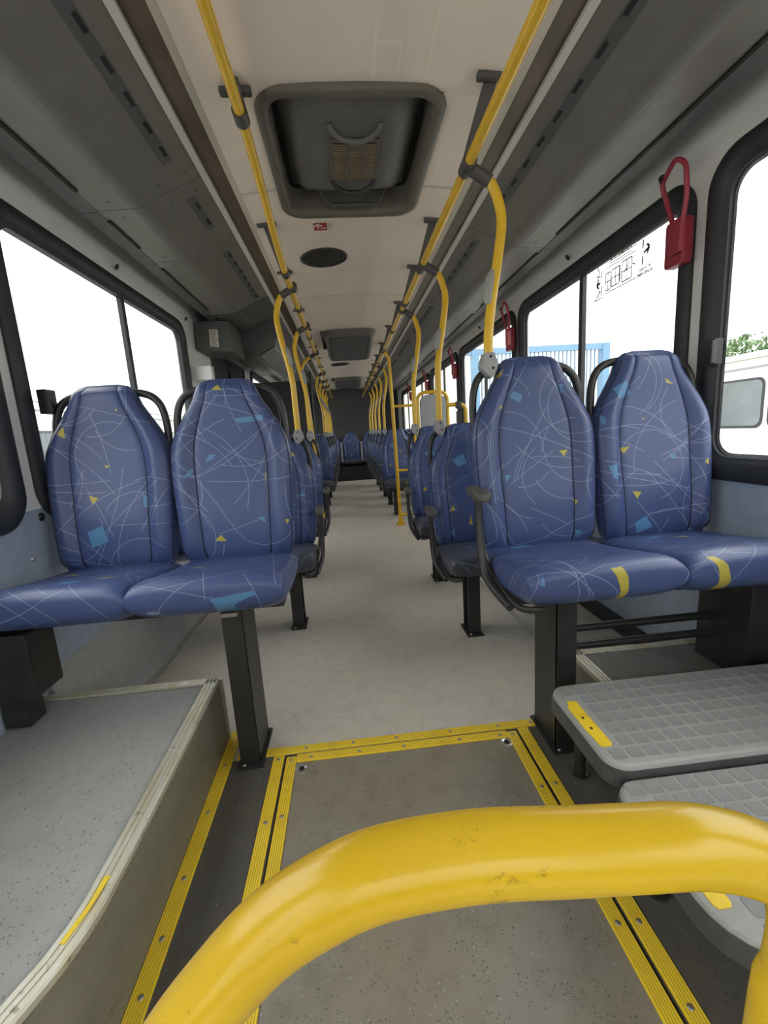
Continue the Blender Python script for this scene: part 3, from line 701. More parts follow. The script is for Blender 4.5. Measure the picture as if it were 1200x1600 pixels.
# cove panel where floor meets left wall
tag(G().prism([(-1.198, 0), (-1.10, 0), (-1.13, .04), (-1.155, .16), (-1.198, .30)], 'y', 1.46, 3.9).build('trim_cove', M['platform']), 'speckled vinyl cove between the floor and the left wall', 'trim', kind='structure')

# rubber step mats on the right
tile_me = None
def mat_step(y0, y1, z, x0, label, yel, seed, rn=.05, py=0):
    global tile_me
    x1 = 1.19
    root = thing('step_mat', ((x0 + x1) / 2, (y0 + y1) / 2, z - .05), label, 'step', 'rubber covered steps')
    def out(d, zz):
        P = []
        for cx, cy, a0, r in ((x0 + .05, y1 - .05, 90, .05), (x0 + rn, y0 + rn, 180, rn)):
            for j in range(7):
                a = math.radians(a0 + 90 * j / 6); P.append((cx + (r - d) * math.cos(a), cy + (r - d) * math.sin(a), zz))
        return P + [(x1, y0 + d, zz), (x1, y1 - d, zz)]
    G().loft([out(.004, z - .058), out(0, z - .05), out(0, z - .012), out(.004, z - .003), out(.010, z)]).build('step_body', M['tread_base'], root)
    G().loft([out(-.0012, z - .056), out(-.0015, z - .05), out(-.0015, z - .012), out(-.0008, z - .010)], False).build('step_edge', M['tread_side'], root)
    p = .0405; nx = int((x1 - x0 - .02) / p); ny = int((y1 - y0 - .016) / p)
    ox = x0 + .020; oy = y0 + ((y1 - y0) - ny * p) / 2
    if tile_me is None:
        bm = bmesh.new(); q = rrect(-.0172, .0172, -.0172, .0172, .005, 2)
        lo = [bm.verts.new((a, b, -.0008)) for a, b in q]; hi = [bm.verts.new((a * .94, b * .94, .0016)) for a, b in q]
        for i in range(len(q)): bm.faces.new((lo[i], lo[(i + 1) % len(q)], hi[(i + 1) % len(q)], hi[i]))
        bm.faces.new(hi)
        tile_me = bpy.data.meshes.new('tile'); bm.to_mesh(tile_me); bm.free(); tile_me.materials.append(M['tread'])
    for i in range(nx):
        for j in range(ny):
            cx = ox + (i + .5) * p; cy = oy + (j + .5) * p
            if cx < x0 + rn and cy < y0 + rn and math.hypot(cx - x0 - rn, cy - y0 - rn) > rn - .012: continue
            if i < 1 and (yel[0] - .02 < cy < yel[1] + .02): continue
            o = bpy.data.objects.new('tile', tile_me); col.objects.link(o); o.parent = root; o.location = Vector((cx, cy, z)) - root.location
    ye = G().prism([(x0 + .014, yel[0]), (x0 + .019, yel[0] - .008), (x0 + .040, yel[0] - .008), (x0 + .046, yel[0]), (x0 + .046, yel[1]), (x0 + .040, yel[1] + .008), (x0 + .021, yel[1] + .008), (x0 + .017, yel[1] - .01), (x0 + .011, yel[1] - .016), (x0 + .011, yel[0] + .04), (x0 + .014, yel[0] + .03)], 'z', z - .0005, z + .0018).build('yellow_marker', M['strip'], root)
    ye['label'] = 'chipped yellow marker pad'
    for t in (.35, .6): G().box(x0 + .024, x0 + .030, yel[0] + (yel[1] - yel[0]) * t - .004, yel[0] + (yel[1] - yel[0]) * t + .004, z + .0017, z + .0022).build('chip', M['black'], ye)
    for yy in (py,): 
        G().tube([(x0 + .095, yy, 0), (x0 + .095, yy, z - .05)], .0165, 14).build('step_post', M['black'], root, True)
        G().cyl((x0 + .095, yy, .004), (0, 0, 1), .026, .008, 16).build('post_foot', M['black'], root)
    return root
mat_step(.800, 1.125, .285, .415, 'upper grey rubber step with square studs beside the front right seat leg', (.875, 1.035), 1, .05, 1.10)
mat_step(.455, .795, .262, .405, 'lower grey rubber step nearest the camera, behind the yellow rail', (.535, .715), 2, .10, .757)

# ------------------------------------------------------------------ seats
def wback(h):
    P = [(0, .150), (.012, .185), (.04, .200), (.12, .206), (.26, .214), (.36, .217), (.43, .210), (.49, .185), (.545, .150), (.59, .122), (.625, .108), (.645, .099), (.656, .085), (.662, .055)]
    for (a, wa), (b, wb) in zip(P, P[1:]):
        if a <= h <= b:
            return wa + (wb - wa) * (h - a) / (b - a)
    return P[-1][1]
HS = [0, .006, .014, .03, .06, .10, .15, .20, .25, .30, .34, .38, .41, .44, .47, .50, .53, .56, .59, .615, .635, .648, .656, .660, .662]
TS = [-1, -.985, -.96, -.92, -.87, -.82, -.77, -.72, -.67, -.63, -.61, -.595, -.58, -.55, -.48, -.38, -.25, -.1, .1, .25, .38, .48, .55, .58, .595, .61, .63, .67, .72, .77, .82, .87, .92, .96, .985, 1]
SEAM = .595
def yface(t, h):
    a = abs(t); ed = max(0, 1 - a ** 9) ** .5
    bol = .026 * ss(.58, .80, a) * (1 - .75 * ss(.40, .60, h)) * ss(0, .08, h)
    lum = .012 * math.exp(-((h - .16) / .10) ** 2) * (1 - a * a)
    head = .012 * ss(.46, .60, h) * (1 - a * a)
    d = (.030 + bol + lum + head) * ed - .0045 * math.exp(-((a - SEAM) / .018) ** 2)
    tb = 1 - .9 * ss(.630, .662, h); bb = .35 + .65 * ss(0, .05, h)
    return -d * tb * bb
def backrest_geo(cx, yb, z0):
    v = []; uv = []; rings = []
    for h in HS:
        w_ = wback(h); ring = []
        yo = yb - .01 + .13 * h
        wr_ = min(w_, .118) if h > .5 else w_
        for t in TS: ring.append((cx + t * w_, yo + yface(t, h), z0 + h)); uv.append((t * w_, h))
        for t in TS[-2:0:-3]:
            a = abs(t); ring.append((cx + t * w_, yo + (.062 * max(0, 1 - a ** 10) ** .5) * (1 - .8 * ss(.63, .662, h)), z0 + h)); uv.append((t * w_, h + .31))
        rings.append(ring)
    g = G().loft(rings)
    return g, uv
def seam_pts(sgn, cx, yb, z0):
    pts = []
    for h in [x / 40 * .56 + .02 for x in range(41)]:
        w_ = wback(h); t = sgn * SEAM
        pts.append((cx + t * w_, yb - .01 + .13 * h + yface(t, h) - .0005, z0 + h))
    return pts
def edge_pts(sgn, cx, yb, z0):
    pts = []
    for h in [x / 40 * .60 + .03 for x in range(41)]:
        w_ = wback(h); t = sgn * .972
        pts.append((cx + t * w_, yb - .01 + .13 * h + yface(t, h) - .0008, z0 + h))
    return pts
def cushion_geo(cx, yb, zt):
    """zt: height of the cushion top at its back end"""
    rings = []; uv = []
    n = 36
    for v_ in [0, .006, .02, .045, .08, .12, .17, .25, .35, .45, .55, .65, .75, .85, .93, .97, 1]:
        y = yb - .445 + .455 * v_
        nose = (max(0, 1 - (1 - min(v_ / .17, 1)) ** 2)) ** .5
        nose = .25 + .75 * nose
        endr = .8 + .2 * (1 - ss(.93, 1, v_))
        th = .128 - .028 * v_
        top = zt + .068 * (1 - v_) ** 1.15 - .008 * math.sin(PI * v_)
        mid = top - th * .5; hz = th * .5 * nose * endr; hw = (.2185 - .014 * v_) * (.975 + .025 * nose)
        ring = []
        for j in range(n):
            a = 2 * PI * j / n; ca, sa = math.cos(a), math.sin(a); e = .30
            x = hw * math.copysign(abs(ca) ** e, ca); z = mid + hz * math.copysign(abs(sa) ** .55, sa)
            if v_ < .3 and sa > 0: z -= .004 * (abs(x) / hw) ** 4
            ring.append((cx + x, y, z)); uv.append((x, (y - yb) - max(0, top - z) * 1.0))
        rings.append(ring)
    return G().loft(rings), uv
def make_seat(s, xs_, yb, zt, label, group, mats=None, armrest=True, legx=.47, high=False, ly=0):
    """double seat; s = side, xs_ = the two seat centres (aisle first), yb = reference of the back, zt = cushion height"""
    root = thing('bus_seat', (s * .72, yb, 0), label, 'bus seat', group)
    z0 = zt - .02
    for i, x in enumerate(xs_):
        cx = s * x
        bm_ = M['back' + mats[i]] if mats else M['backG']; cm_ = M['cush' + mats[i]] if mats else M['cushG']
        g, uv = backrest_geo(cx, yb, z0); b = mesh('backrest', g.v, g.f, bm_, root, True, uv)
        for sg in (-1, 1):
            G().tube(seam_pts(sg, cx, yb, z0), .0021, 6).build('piping', M['piping'], b, True)
            G().tube(edge_pts(sg, cx, yb, z0), .0017, 6).build('piping', M['piping'], b, True)
        g, uv = cushion_geo(cx, yb, zt); c = mesh('cushion', g.v, g.f, cm_, root, True, uv)
        pts = [(cx - .226, yb - .40 + q * .37, zt - .005 + .062 * (1 - q) ** 1.15 - .010) for q in [k / 12 for k in range(13)]]
        G().box(cx - .19, cx + .19, yb - .30, yb - .01, zt - .088, zt - .062).build('seat_pan', M['black'], root)
        # grab handle arching behind the backrest
        hp = [(a, b_ + .02, h) for a, b_, h in ((-.186, .055, .36), (-.196, .064, .46), (-.190, .072, .55), (-.165, .078, .605), (-.11, .082, .632), (0, .085, .638), (.11, .082, .632), (.165, .078, .605), (.190, .072, .55), (.196, .064, .46), (.186, .055, .36))]
        G().tube(catmull([(cx + a, yb + b_, z0 + h) for a, b_, h in hp], 5), .0135, 10).build('grab_handle', M['blackplastic'], root, True)
    # shared frame, pedestal, wall bracket
    xa, xb = sorted((s * (xs_[0] - .18), s * 1.19))
    G().box(xa, xb, yb - .245, yb - .185, zt - .125, zt - .085, .004).build('seat_beam', M['black'], root)
    lx = s * legx; yl = yb + ly
    g = G()
    for q in ((lx - .030, lx + .030, yl - .262, yl - .250), (lx - .030, lx + .030, yl - .165, yl - .153), (lx - .008 * s - .004, lx - .008 * s + .004, yl - .252, yl - .163)):
        g.box(*q, .008, zt - .085)
    if high: g = G().box(lx - .030, lx + .030, yl - .265, yl - .252, .008, zt - .085).box(lx - .030, lx - .021, yl - .262, yl - .10, .008, zt - .085).box(lx + .021, lx + .030, yl - .262, yl - .10, .008, zt - .085)
    g.build('leg', M['black'], root)
    G().box(lx - .042, lx + .042, yl - (.275 if high else .28), yl - (.085 if high else .13), 0, .009, .002).build('foot_plate', M['black'], root)
    for yy in (yl - (.268 if high else .272),): G().dome((lx - .02, yy + .006, .0085), (0, 0, 1), .008, .006, 8).build('bolt', M['screw'], root, True)
    G().box(lx - .02, lx + .025, yl - .29, yl - .255, zt - .098, zt - .086).build('clip', M['screw'], root)
    if armrest:
        xr = s * (xs_[0] - .245)
        pts = [(xr, yb - .115, zt + .195), (xr, yb - .118, zt + .12), (xr, yb - .135, zt + .02), (xr + .004 * s, yb - .165, zt - .05), (xr + .018 * s, yb - .25, zt - .085), (xr + .030 * s, yb - .31, zt - .10)]
        ar = G().tube(catmull(pts, 6), .0125, 10).build('armrest', M['blackplastic'], root, True)
        pts = [(xr + .012 * s, yb - .09, zt + .05), (xr + .028 * s, yb - .12, zt - .03), (xr + .036 * s, yb - .22, zt - .075), (xr + .05 * s, yb - .33, zt - .095), (xr + .09 * s, yb - .40, zt - .075)]
        G().tube(catmull(pts, 6), .010, 8).build('arm_bracket', M['blackplastic'], ar, True)
        # padded end of the armrest
        rings = []
        for q, hw, hh, dz in ((-.190, .014, .010, -.004), (-.184, .021, .015, -.002), (-.165, .0235, .018, 0), (-.12, .0235, .019, .002), (-.08, .022, .016, .004), (-.045, .020, .013, .005), (-.035, .012, .008, .005)):
            rings.append([(xr + hw * math.copysign(abs(math.cos(a)) ** .45, math.cos(a)), yb + q, zt + .205 + dz + hh * math.copysign(abs(math.sin(a)) ** .5, math.sin(a))) for a in [2 * PI * j / 14 for j in range(14)]])
        G().loft(rings).build('arm_pad', M['armpad'], ar, True)
    return root
XS = (.533, .965)
ZH, ZL = .632, .428
frontR = make_seat(1, XS, 1.455, ZH, 'front right double seat in blue printed vinyl with a black armrest', 'front seats', ('RA', 'RB'), True, .512, True)
frontL = make_seat(-1, (.538, .965), 1.62, ZH, 'front left double seat in blue printed vinyl beside the raised box', 'front seats', ('LA', 'LB'), False, .505, True, -.07)
# supports of the front row seats
for z in (.362, .298): G().tube([(.53, 1.31, z), (1.16, 1.31, z)], .0135, 10).build('cross_bar', M['black'], frontR, True)
G().box(1.08, 1.195, 1.16, 1.36, .20, .555, .006).build('wall_support', M['black'], frontR)
G().box(-1.195, -1.068, 1.24, 1.36, .345, .545, .006).build('wall_support', M['black'], frontL)
G().box(-1.195, -1.12, 1.26, 1.33, .244, .345, .004).build('wall_foot', M['black'], frontL)
low = {}
low[1] = make_seat(1, XS, 2.29, ZL, 'second right double seat from the front, with a dark worn cushion and armrest', 'blue double seats along the aisle', None, True, .465)
low[-1] = make_seat(-1, (.538, .965), 2.57, ZL, 'second left double seat from the front, half hidden by the front left seat', 'blue double seats along the aisle', None, True, .455)
ROWS = {1: [2.29, 3.13, 5.66, 6.48, 7.30, 8.12, 8.94], -1: [2.57, 3.46, 6.02, 6.84, 7.66, 8.48, 9.25]}
names = ['second', 'third', 'fourth', 'fifth', 'sixth', 'seventh', 'eighth']
where = {1: ['', 'in front of the grey partition', 'behind the yellow floor pole', 'just past the seat at the yellow floor pole', 'towards the rear', 'close to the rear', 'last before the rear bench'],
         -1: ['', 'just before the middle door', 'first one past the middle door', 'second one past the middle door', 'towards the rear', 'close to the rear', 'last before the rear bench']}
for s in (1, -1):
    for i, y in enumerate(ROWS[s]):
        if i == 0: continue
        c = copy_tree(low[s]); c.location.y = y
        c['label'] = '%s %s double seat from the front, %s' % (names[i], 'right' if s > 0 else 'left', where[s][i])
# rear bench: five seats on a black base
root = thing('rear_bench', (0, 10.2, 0), 'blue five place bench on a black base across the rear wall', 'bench')
G().box(-1.19, 1.19, 9.86, YR - .02, .0, .33, .01).build('bench_base', M['black'], root)
for i in range(5):
    cx = -.92 + i * .46
    g, uv = backrest_geo(cx, 10.25, .42); b = mesh('backrest', g.v, g.f, M['backG'], root, True, uv)
    g, uv = cushion_geo(cx, 10.25, .44); mesh('cushion', g.v, g.f, M['cushG'], root, True, uv)
    for sg in (-1, 1): G().tube(seam_pts(sg, cx, 10.25, .42), .0021, 5).build('piping', M['piping'], b, True)
for x in (-.69, -.23, .23, .69): G().box(x - .02, x + .02, 10.14, 10.24, .33, .86, .005).build('bench_divider', M['clamp'], root)

# ------------------------------------------------------------------ overhead rails, stanchions, pole
RX, RZ = .345, 1.88
def rail(s, label, ys):
    root = thing('overhead_handrail', (s * RX, 4, RZ), label, 'handrail', 'overhead handrails')
    def rz(y): return RZ if s > 0 else RZ + .15 * (1 - ss(1.5, 2.5, y))
    rx = RX if s > 0 else .360
    cuts = [-1.2] + ys + [10.45]
    for a, b in zip(cuts, cuts[1:]):
        k = 8 if b < 3 else 1
        G().tube([(s * rx, a - .02 + (b - a + .04) * q / k, rz(a - .02 + (b - a + .04) * q / k)) for q in range(k + 1)], .0165, 14).build('rail_tube', M['yellow'], root, True)
    for y in ys:
        # plastic bracket: foot on the ceiling, web slanting in to a ring round the tube
        z_ = rz(y); xf = s * (rx + (.062 if z_ < 1.95 else .006))
        br = G().box(xf - .048, xf + .048, y - (.075 if z_ < 1.95 else .03), y - (.050 if z_ < 1.95 else .005), 2.070, 2.090, .005).build('bracket', M['bracket'], root)
        web = [(y - .072, 2.082), (y - .050, 2.075), (y - .045, z_ + .75 * (2.08 - z_)), (y - .035, z_ + .4 * (2.08 - z_)), (y - .025, z_ + .02), (y + .03, z_ + .005), (y + .02, z_ + .35 * (2.08 - z_)), (y - .0, z_ + .7 * (2.08 - z_)), (y - .02, 2.082)]
        g = G().prism(web, 'x', -.020, .020, .003)
        g.v = [(s * rx + p[0] + (xf - s * rx) * (p[2] - z_) / (2.08 - z_), p[1], p[2]) for p in g.v]
        g.build('bracket_arm', M['bracket'], br)
        G().tube([(s * rx, y - .024, rz(y - .024)), (s * rx, y + .026, rz(y + .026))], .0235, 14).build('collar', M['bracket'], br, True)
        G().dome((s * rx - .006, y, z_ - .020), (0, 0, -1), .004, .003, 8).build('screw', M['slot'], br, True)
    return root
rail(-1, 'yellow overhead handrail along the left of the ceiling', [1.56, 2.45, 3.09, 3.95, 4.65, 5.5, 6.3, 7.1, 7.9, 8.7, 9.5])
rail(1, 'yellow overhead handrail along the right of the ceiling', [1.55, 2.45, 3.07, 3.85, 4.65, 5.5, 6.3, 7.1, 7.9, 8.7, 9.5])
def stanchion(s, y, zb, label, sleeve=True, group='curved stanchions from handrail to seat'):
    root = thing('stanchion', (s * .39, y, zb), label, 'stanchion', group)
    yt = y + .03
    # clamp on the overhead rail with an arm reaching outwards
    G().tube([(s * RX, yt - .030, RZ), (s * RX, yt + .030, RZ)], .0225, 14).build('rail_clamp', M['bracket'], root, True)
    G().tube([(s * (RX + .012), yt, RZ - .006), (s * (RX + .075), yt - .002, RZ - .045)], .0205, 12).build('clamp_arm', M['bracket'], root, True)
    P = [(s * (RX + .055), yt - .002, RZ - .032), (s * (RX + .080), yt - .003, RZ - .055), (s * .445, yt - .006, 1.775), (s * .455, yt - .008, 1.705), (s * .437, yt - .012, 1.585), (s * .413, y + .005, 1.47), (s * .397, y, 1.36)]
    if zb < 1.2: P += [(s * .395, y, 1.22), (s * .393, y - .003, zb + .02)]
    else: P += [(s * .394, y - .003, zb + .02)]
    G().tube(catmull(P, 6), .0165, 12).build('tube', M['yellow'], root, True)
    if sleeve:
        i0 = Vector((s * .431, yt - .012, 1.555)); i1 = Vector((s * .409, y + .004, 1.452)); d = (i1 - i0)
        off = Vector((-.010 * s, -.003, 0))
        G().tube([i0 + off - d * .05, i0 + off, i0 + off * 1.5 + d * .2, i0 + off * 1.5 + d * .8, i1 + off, i1 + off + d * .05], [.008, .0135, .0165, .0165, .0135, .008], 12).build('push_button_box', M['sleeve'], root, True)
    # grey two-screw clamp that holds the tube on the seat's grab handle
    q = [(-.017, .034), (.017, .034), (.030, -.005), (.024, -.028), (.006, -.052), (-.012, -.040), (-.031, -.016), (-.028, .006)]
    cl = G().prism([(s * (.393 + (a if s > 0 else a)), zb + b) for a, b in q], 'y', y - .026, y + .022, .006).build('seat_clamp', M['clamp'], root)
    for a, b in ((.002, .020), (.010, -.018)): G().dome((s * (.393 + a), y - .0255, zb + b), (0, -1, 0), .0055, .003, 10).build('screw', M['black'], cl, True)
    return root
stanchion(1, 1.535, 1.258, 'curved yellow stanchion clamped to the front right seat, nearest the camera')
low_st = {}
def stn(s, i, y, proto):
    side = 'right' if s > 0 else 'left'
    lb = 'curved yellow stanchion clamped to the %s %s seat from the front' % (names[i], side)
    if proto is None:
        return stanchion(s, y, 1.058, lb)
    c = copy_tree(proto); c.location.y = y; c['label'] = lb; return c
for s in (1, -1):
    p = None
    for i, y in enumerate(ROWS[s]):
        o = stn(s, i, y + .078, p)
        if p is None: p = o
# straight yellow pole at the right with guard bars
root = thing('floor_pole', (.43, 4.8, 0), 'straight yellow pole from floor to handrail with short side bars on the right', 'pole')
G().tube([(.43, 4.8, .03), (.415, 4.8, 1.0), (.40, 4.79, 1.80), (RX + .012, 4.77, RZ - .01)], .019, 14).build('pole_tube', M['yellow'], root, True)
G().loft([[(.43 + a * r, 4.8 + b * r, z) for a, b in ((1, 1), (-1, 1), (-1, -1), (1, -1))] for r, z in ((.05, 0), (.05, .006), (.032, .012), (.022, .09), (.019, .13))]).build('pole_foot', M['yellow'], root)
G().tube([(RX, 4.74, RZ), (RX, 4.80, RZ)], .0225, 14).build('rail_clamp', M['bracket'], root, True)
for z, x in ((1.31, .64), (.615, .585), (.118, .60)): G().tube([(.43, 4.8, z), (x, 4.8, z)], .014, 10).build('side_bar', M['yellow'], root, True)
G().tube([(.64, 4.8, 1.31), (.64, 4.8, .0)], .014, 10).build('side_post', M['yellow'], root, True)
# straight pole on the left by the middle door
root = thing('door_pole', (-.43, 4.7, 0), 'yellow pole with a dark joint on the left by the middle door', 'pole')
G().tube(catmull([(-RX - .05, 4.7, RZ - .03), (-.475, 4.7, 1.80), (-.515, 4.7, 1.70), (-.49, 4.7, 1.57), (-.455, 4.7, 1.0), (-.43, 4.7, .40), (-.425, 4.7, .02)], 6), .0165, 12).build('pole_tube', M['yellow'], root, True)
G().tube([(-RX, 4.66, RZ), (-RX, 4.74, RZ)], .0225, 12).build('rail_clamp', M['bracket'], root, True)
G().tube([(-RX, 4.7, RZ), (-RX - .07, 4.7, RZ - .042)], .0205, 12).build('clamp_arm', M['bracket'], root, True)
G().cyl((-.443, 4.7, .78), (0, 0, 1), .022, .06, 14).build('pole_joint', M['bracket'], root, True)
G().cyl((-.425, 4.7, .008), (0, 0, 1), .045, .014, 18).build('pole_foot', M['yellow'], root)
# grey wheelchair rest with yellow frame on the right
root = thing('partition', (.72, 4.15, 0), 'grey padded panel in a yellow tube frame on the right', 'partition')
G().tube(fillet([(.575, 4.15, .0), (.575, 4.15, 1.385), (.862, 4.15, 1.385), (.862, 4.15, .0)], .09), .0165, 12).build('frame_tube', M['yellow'], root, True)
G().prism(rrect(.598, .842, .62, 1.362, .07, 6), 'y', 4.13, 4.17, .006).build('panel', M['greypanel'], root)
G().tube([(.575, 4.15, .55), (.862, 4.15, .55)], .014, 10).build('cross_tube', M['yellow'], root, True)
root = thing('guard_rail', (.80, 3.42, 0), 'yellow bent guard rail with a black clamp behind the third right seat', 'rail')
G().tube(fillet([(.68, 3.42, 1.222), (.832, 3.42, 1.222), (.836, 3.42, .0)], .06), .0155, 12).build('guard_tube', M['yellow'], root, True)
G().box(.755, .795, 3.395, 3.445, 1.19, 1.245, .006).build('guard_clamp', M['blackplastic'], root)
G().box(.760, .790, 3.40, 3.44, 1.08, 1.17, .005).build('guard_block', M['black'], root)
# dark partition at the middle door
root = thing('partition', (-.86, 5.42, 0), 'dark grey partition behind the middle door on the left', 'partition')
G().prism(rrect(-1.19, -.50, .12, 1.70, .05, 5), 'y', 5.40, 5.43, .005).build('panel', plain('partition_dark', (.045, .046, .05), .45), root)
G().tube([(-.485, 5.415, 0), (-.485, 5.415, 1.80)], .015, 10).build('edge_post', M['black'], root, True)

# ------------------------------------------------------------------ foreground rail
root = thing('guard_rail', (-.05, .18, 0), 'thick yellow guard rail across the foreground with scuff marks', 'rail')
P = [(-.318, .18, .0), (-.312, .18, .45), (-.285, .18, .655), (-.2505, .18, .715), (-.225, .18, .753), (-.201, .18, .782), (-.174, .18, .810), (-.146, .18, .828), (-.114, .18, .8395), (-.066, .18, .842), (-.014, .18, .8365), (.021, .18, .833), (.052, .18, .829), (.086, .18, .816), (.112, .18, .794), (.126, .18, .760), (.125, .18, .715), (.119, .18, .65), (.112, .18, .0)]
G().tube(catmull([(a, b_, c - .003 if c > .1 else c) for a, b_, c in P], 6), .0190, 28).build('rail_tube', M['yellow_fg'], root, True)
for x in (-.318, .112): G().cyl((x, .18, .006), (0, 0, 1), .045, .011, 18).build('rail_foot', M['yellow'], root)

# ------------------------------------------------------------------ small wall fittings
def exit_lever(y, m1, m2, label, seal=False):
    X = 1.178
    root = thing('exit_lever', (X, y, 1.58), label, 'exit lever', 'red emergency exit levers')
    G().prism(rrect(y - .005, y + .09, 1.585, 1.745, .015, 4), 'x', X - .035, X + .004, .006).build('lever_base', M[m1], root)
    G().box(X - .055, X - .03, y - .012, y + .048, 1.62, 1.735, .006).build('lever_cover', M[m2], root)
    G().tube(fillet([(X - .045, y + .040, 1.73), (X - .050, y + .062, 1.795), (X - .072, y + .072, 1.875), (X - .085, y - .012, 1.915), (X - .072, y - .045, 1.885), (X - .055, y - .036, 1.795), (X - .045, y - .008, 1.715)], .02, 4), .0085, 10).build('lever_handle', M[m1], root, True)
    G().cyl((X - .078, y + .060, 1.885), (0, .5, 1), .012, .02, 10).build('handle_stop', M['black'], root)
    return root
exit_lever(1.615, 'red', 'red', 'red emergency exit lever between the two nearest right windows')
exit_lever(3.29, 'red', 'redpink', 'red emergency exit lever on the second right pillar, with a pale pink cover')
exit_lever(4.97, 'red', 'red', 'red emergency exit lever on the third right pillar')
exit_lever(6.65, 'red', 'redpink', 'small red emergency exit lever on the fourth right pillar')
exit_lever(8.32, 'red', 'red', 'tiny red emergency exit lever on the last right pillar')
def latch(s, y, z, label):
    root = thing('window_latch', (s * 1.18, y, z), label, 'window latch', 'window latches')
    G().box(*sorted((s * 1.182, s * 1.150)), y - .028, y + .028, z, z + .085, .004).build('latch_body', M['blackplastic'], root)
    G().box(*sorted((s * 1.158, s * 1.140)), y - .030, y - .020, z + .005, z + .080, .003).build('latch_tab', M['darkmetal'], root)
latch(1, 1.475, 1.205, 'black window latch on the edge of the nearest right window')
latch(1, 1.715, 1.195, 'black window latch behind the window seat of the front right pair')
latch(-1, 1.70, 1.185, 'black window latch on the edge of the large left window')
for s, y, z, lb in ((1, 2.50, 1.925, 'dark round plug above the right window with the sticker'), (1, 4.10, 1.925, 'dark round plug above the second divided right window'), (-1, 2.42, 1.925, 'dark round plug above the large left window'), (-1, 3.36, 1.915, 'dark round plug at the far corner of the large left window')):
    tag(G().dome((s * 1.170, y, z), (-s * .8, 0, -.55), .016, .008, 14).build('wall_plug', M['black'], None, True), lb, 'plug', 'wall plugs')
for y, z in ((1.60, .83), (1.52, .70)):
    tag(G().dome((-1.2, y, z), (1, 0, 0), .008 if z < .8 else .016, .006, 12).build('wall_screw', M['black'] if z > .8 else M['steel'], None, True), 'dark rubber button low on the left wall beside the seat' if z > .8 else 'bright screw on the grey left wall panel', 'screw')

# exit instructions on the right window
def text_mesh(body, size, loc, m, parent, name='lettering', align='CENTER'):
    cu = bpy.data.curves.new('lettering', 'FONT'); cu.body = body; cu.size = size; cu.align_x = align; cu.extrude = .0002; cu.offset = size * .045
    o = bpy.data.objects.new('lettering_tmp', cu); col.objects.link(o)
    dg = bpy.context.evaluated_depsgraph_get(); me = bpy.data.meshes.new_from_object(o.evaluated_get(dg)); bpy.data.objects.remove(o, do_unlink=True)
    # local x -> -Y, local y -> +Z, facing the aisle
    for v in me.vertices: v.co = Vector((loc[0] - v.co.z, loc[1] - v.co.x, loc[2] + v.co.y)) - worldloc(parent)
    me.materials.clear(); me.materials.append(m)
    ob = bpy.data.objects.new(name, me); col.objects.link(ob); ob.parent = parent; return ob
XG = 1.2205
root = thing('window_sticker', (XG, 2.13, 1.64), 'faded exit instruction sticker printed on the right window pane', 'sticker')
def dash(y0, y1, z0, z1, m='inkgrey', name='print_line'):
    G().box(XG - .0006, XG, min(y0, y1), max(y0, y1), z0, z1).build(name, M[m], root)
def stroke(pts, wd, m='inkgrey', name='print_stroke'):
    g = G()
    for (a, b), (c, d) in zip(pts, pts[1:]):
        L = math.hypot(c - a, d - b) or 1; nx, ny = -(d - b) / L * wd / 2, (c - a) / L * wd / 2
        g.prism([(a + nx, b + ny), (c + nx, d + ny), (c - nx, d - ny), (a - nx, b - ny)], 'x', XG - .0006, XG)
    g.build(name, M[m], root)
dash(1.938, 1.946, 1.755, 1.790, 'ink'); dash(1.938, 1.946, 1.69, 1.725, 'ink')
stroke([(1.935, 1.735), (1.90, 1.748)], .011, 'ink', 'arrow'); stroke([(1.917, 1.765), (1.900, 1.748), (1.914, 1.726)], .010, 'ink', 'arrow')
text_mesh('SAÍDA DE', .017, (XG, 1.925, 1.668), M['inkgrey'], root); text_mesh('EMERGÊNCIA', .017, (XG, 1.925, 1.648), M['inkgrey'], root)
for i, (a, b) in enumerate(((2.215, 1.985), (2.215, 1.985), (2.19, 2.02), (2.215, 1.99))): dash(a, b, 1.800 - i * .012, 1.8042 - i * .012)
text_mesh('EM CASO DE EMERGÊNCIA', .0135, (XG, 2.10, 1.789), M['inkgrey'], root)
for y0, y1, z0, z1 in ((2.215, 2.175, 1.665, 1.742), (2.165, 2.105, 1.67, 1.745), (2.085, 2.015, 1.665, 1.752)):
    stroke([(y0, z0), (y1, z0), (y1, z1), (y0, z1), (y0, z0)], .0056)
    stroke([((y0 + y1) / 2, z0), ((y0 + y1) / 2, z1)], .0048); stroke([(y0, (z0 + z1) / 2), (y1, (z0 + z1) / 2)], .0048)
stroke([(2.10, 1.675), (2.10, 1.755)], .005); stroke([(2.07, 1.70), (2.03, 1.735)], .005); stroke([(2.01, 1.72), (1.992, 1.712)], .005); dash(2.215, 1.985, 1.650, 1.6545)
dash(2.248, 2.256, 1.735, 1.770, 'ink'); dash(2.248, 2.256, 1.665, 1.70, 'ink')
stroke([(2.262, 1.718), (2.292, 1.712)], .013, 'ink', 'arrow'); stroke([(2.275, 1.74), (2.292, 1.712), (2.272, 1.692)], .011, 'ink', 'arrow')
text_mesh('SAÍDA DE', .013, (XG, 2.275, 1.655), M['inkgrey'], root); text_mesh('EMERGÊNCIA', .013, (XG, 2.275, 1.640), M['inkgrey'], root)
stroke([(2.29, 1.80), (2.268, 1.765), (2.29, 1.75), (2.262, 1.748)], .006); stroke([(2.275, 1.685), (2.26, 1.672), (2.285, 1.668)], .006)

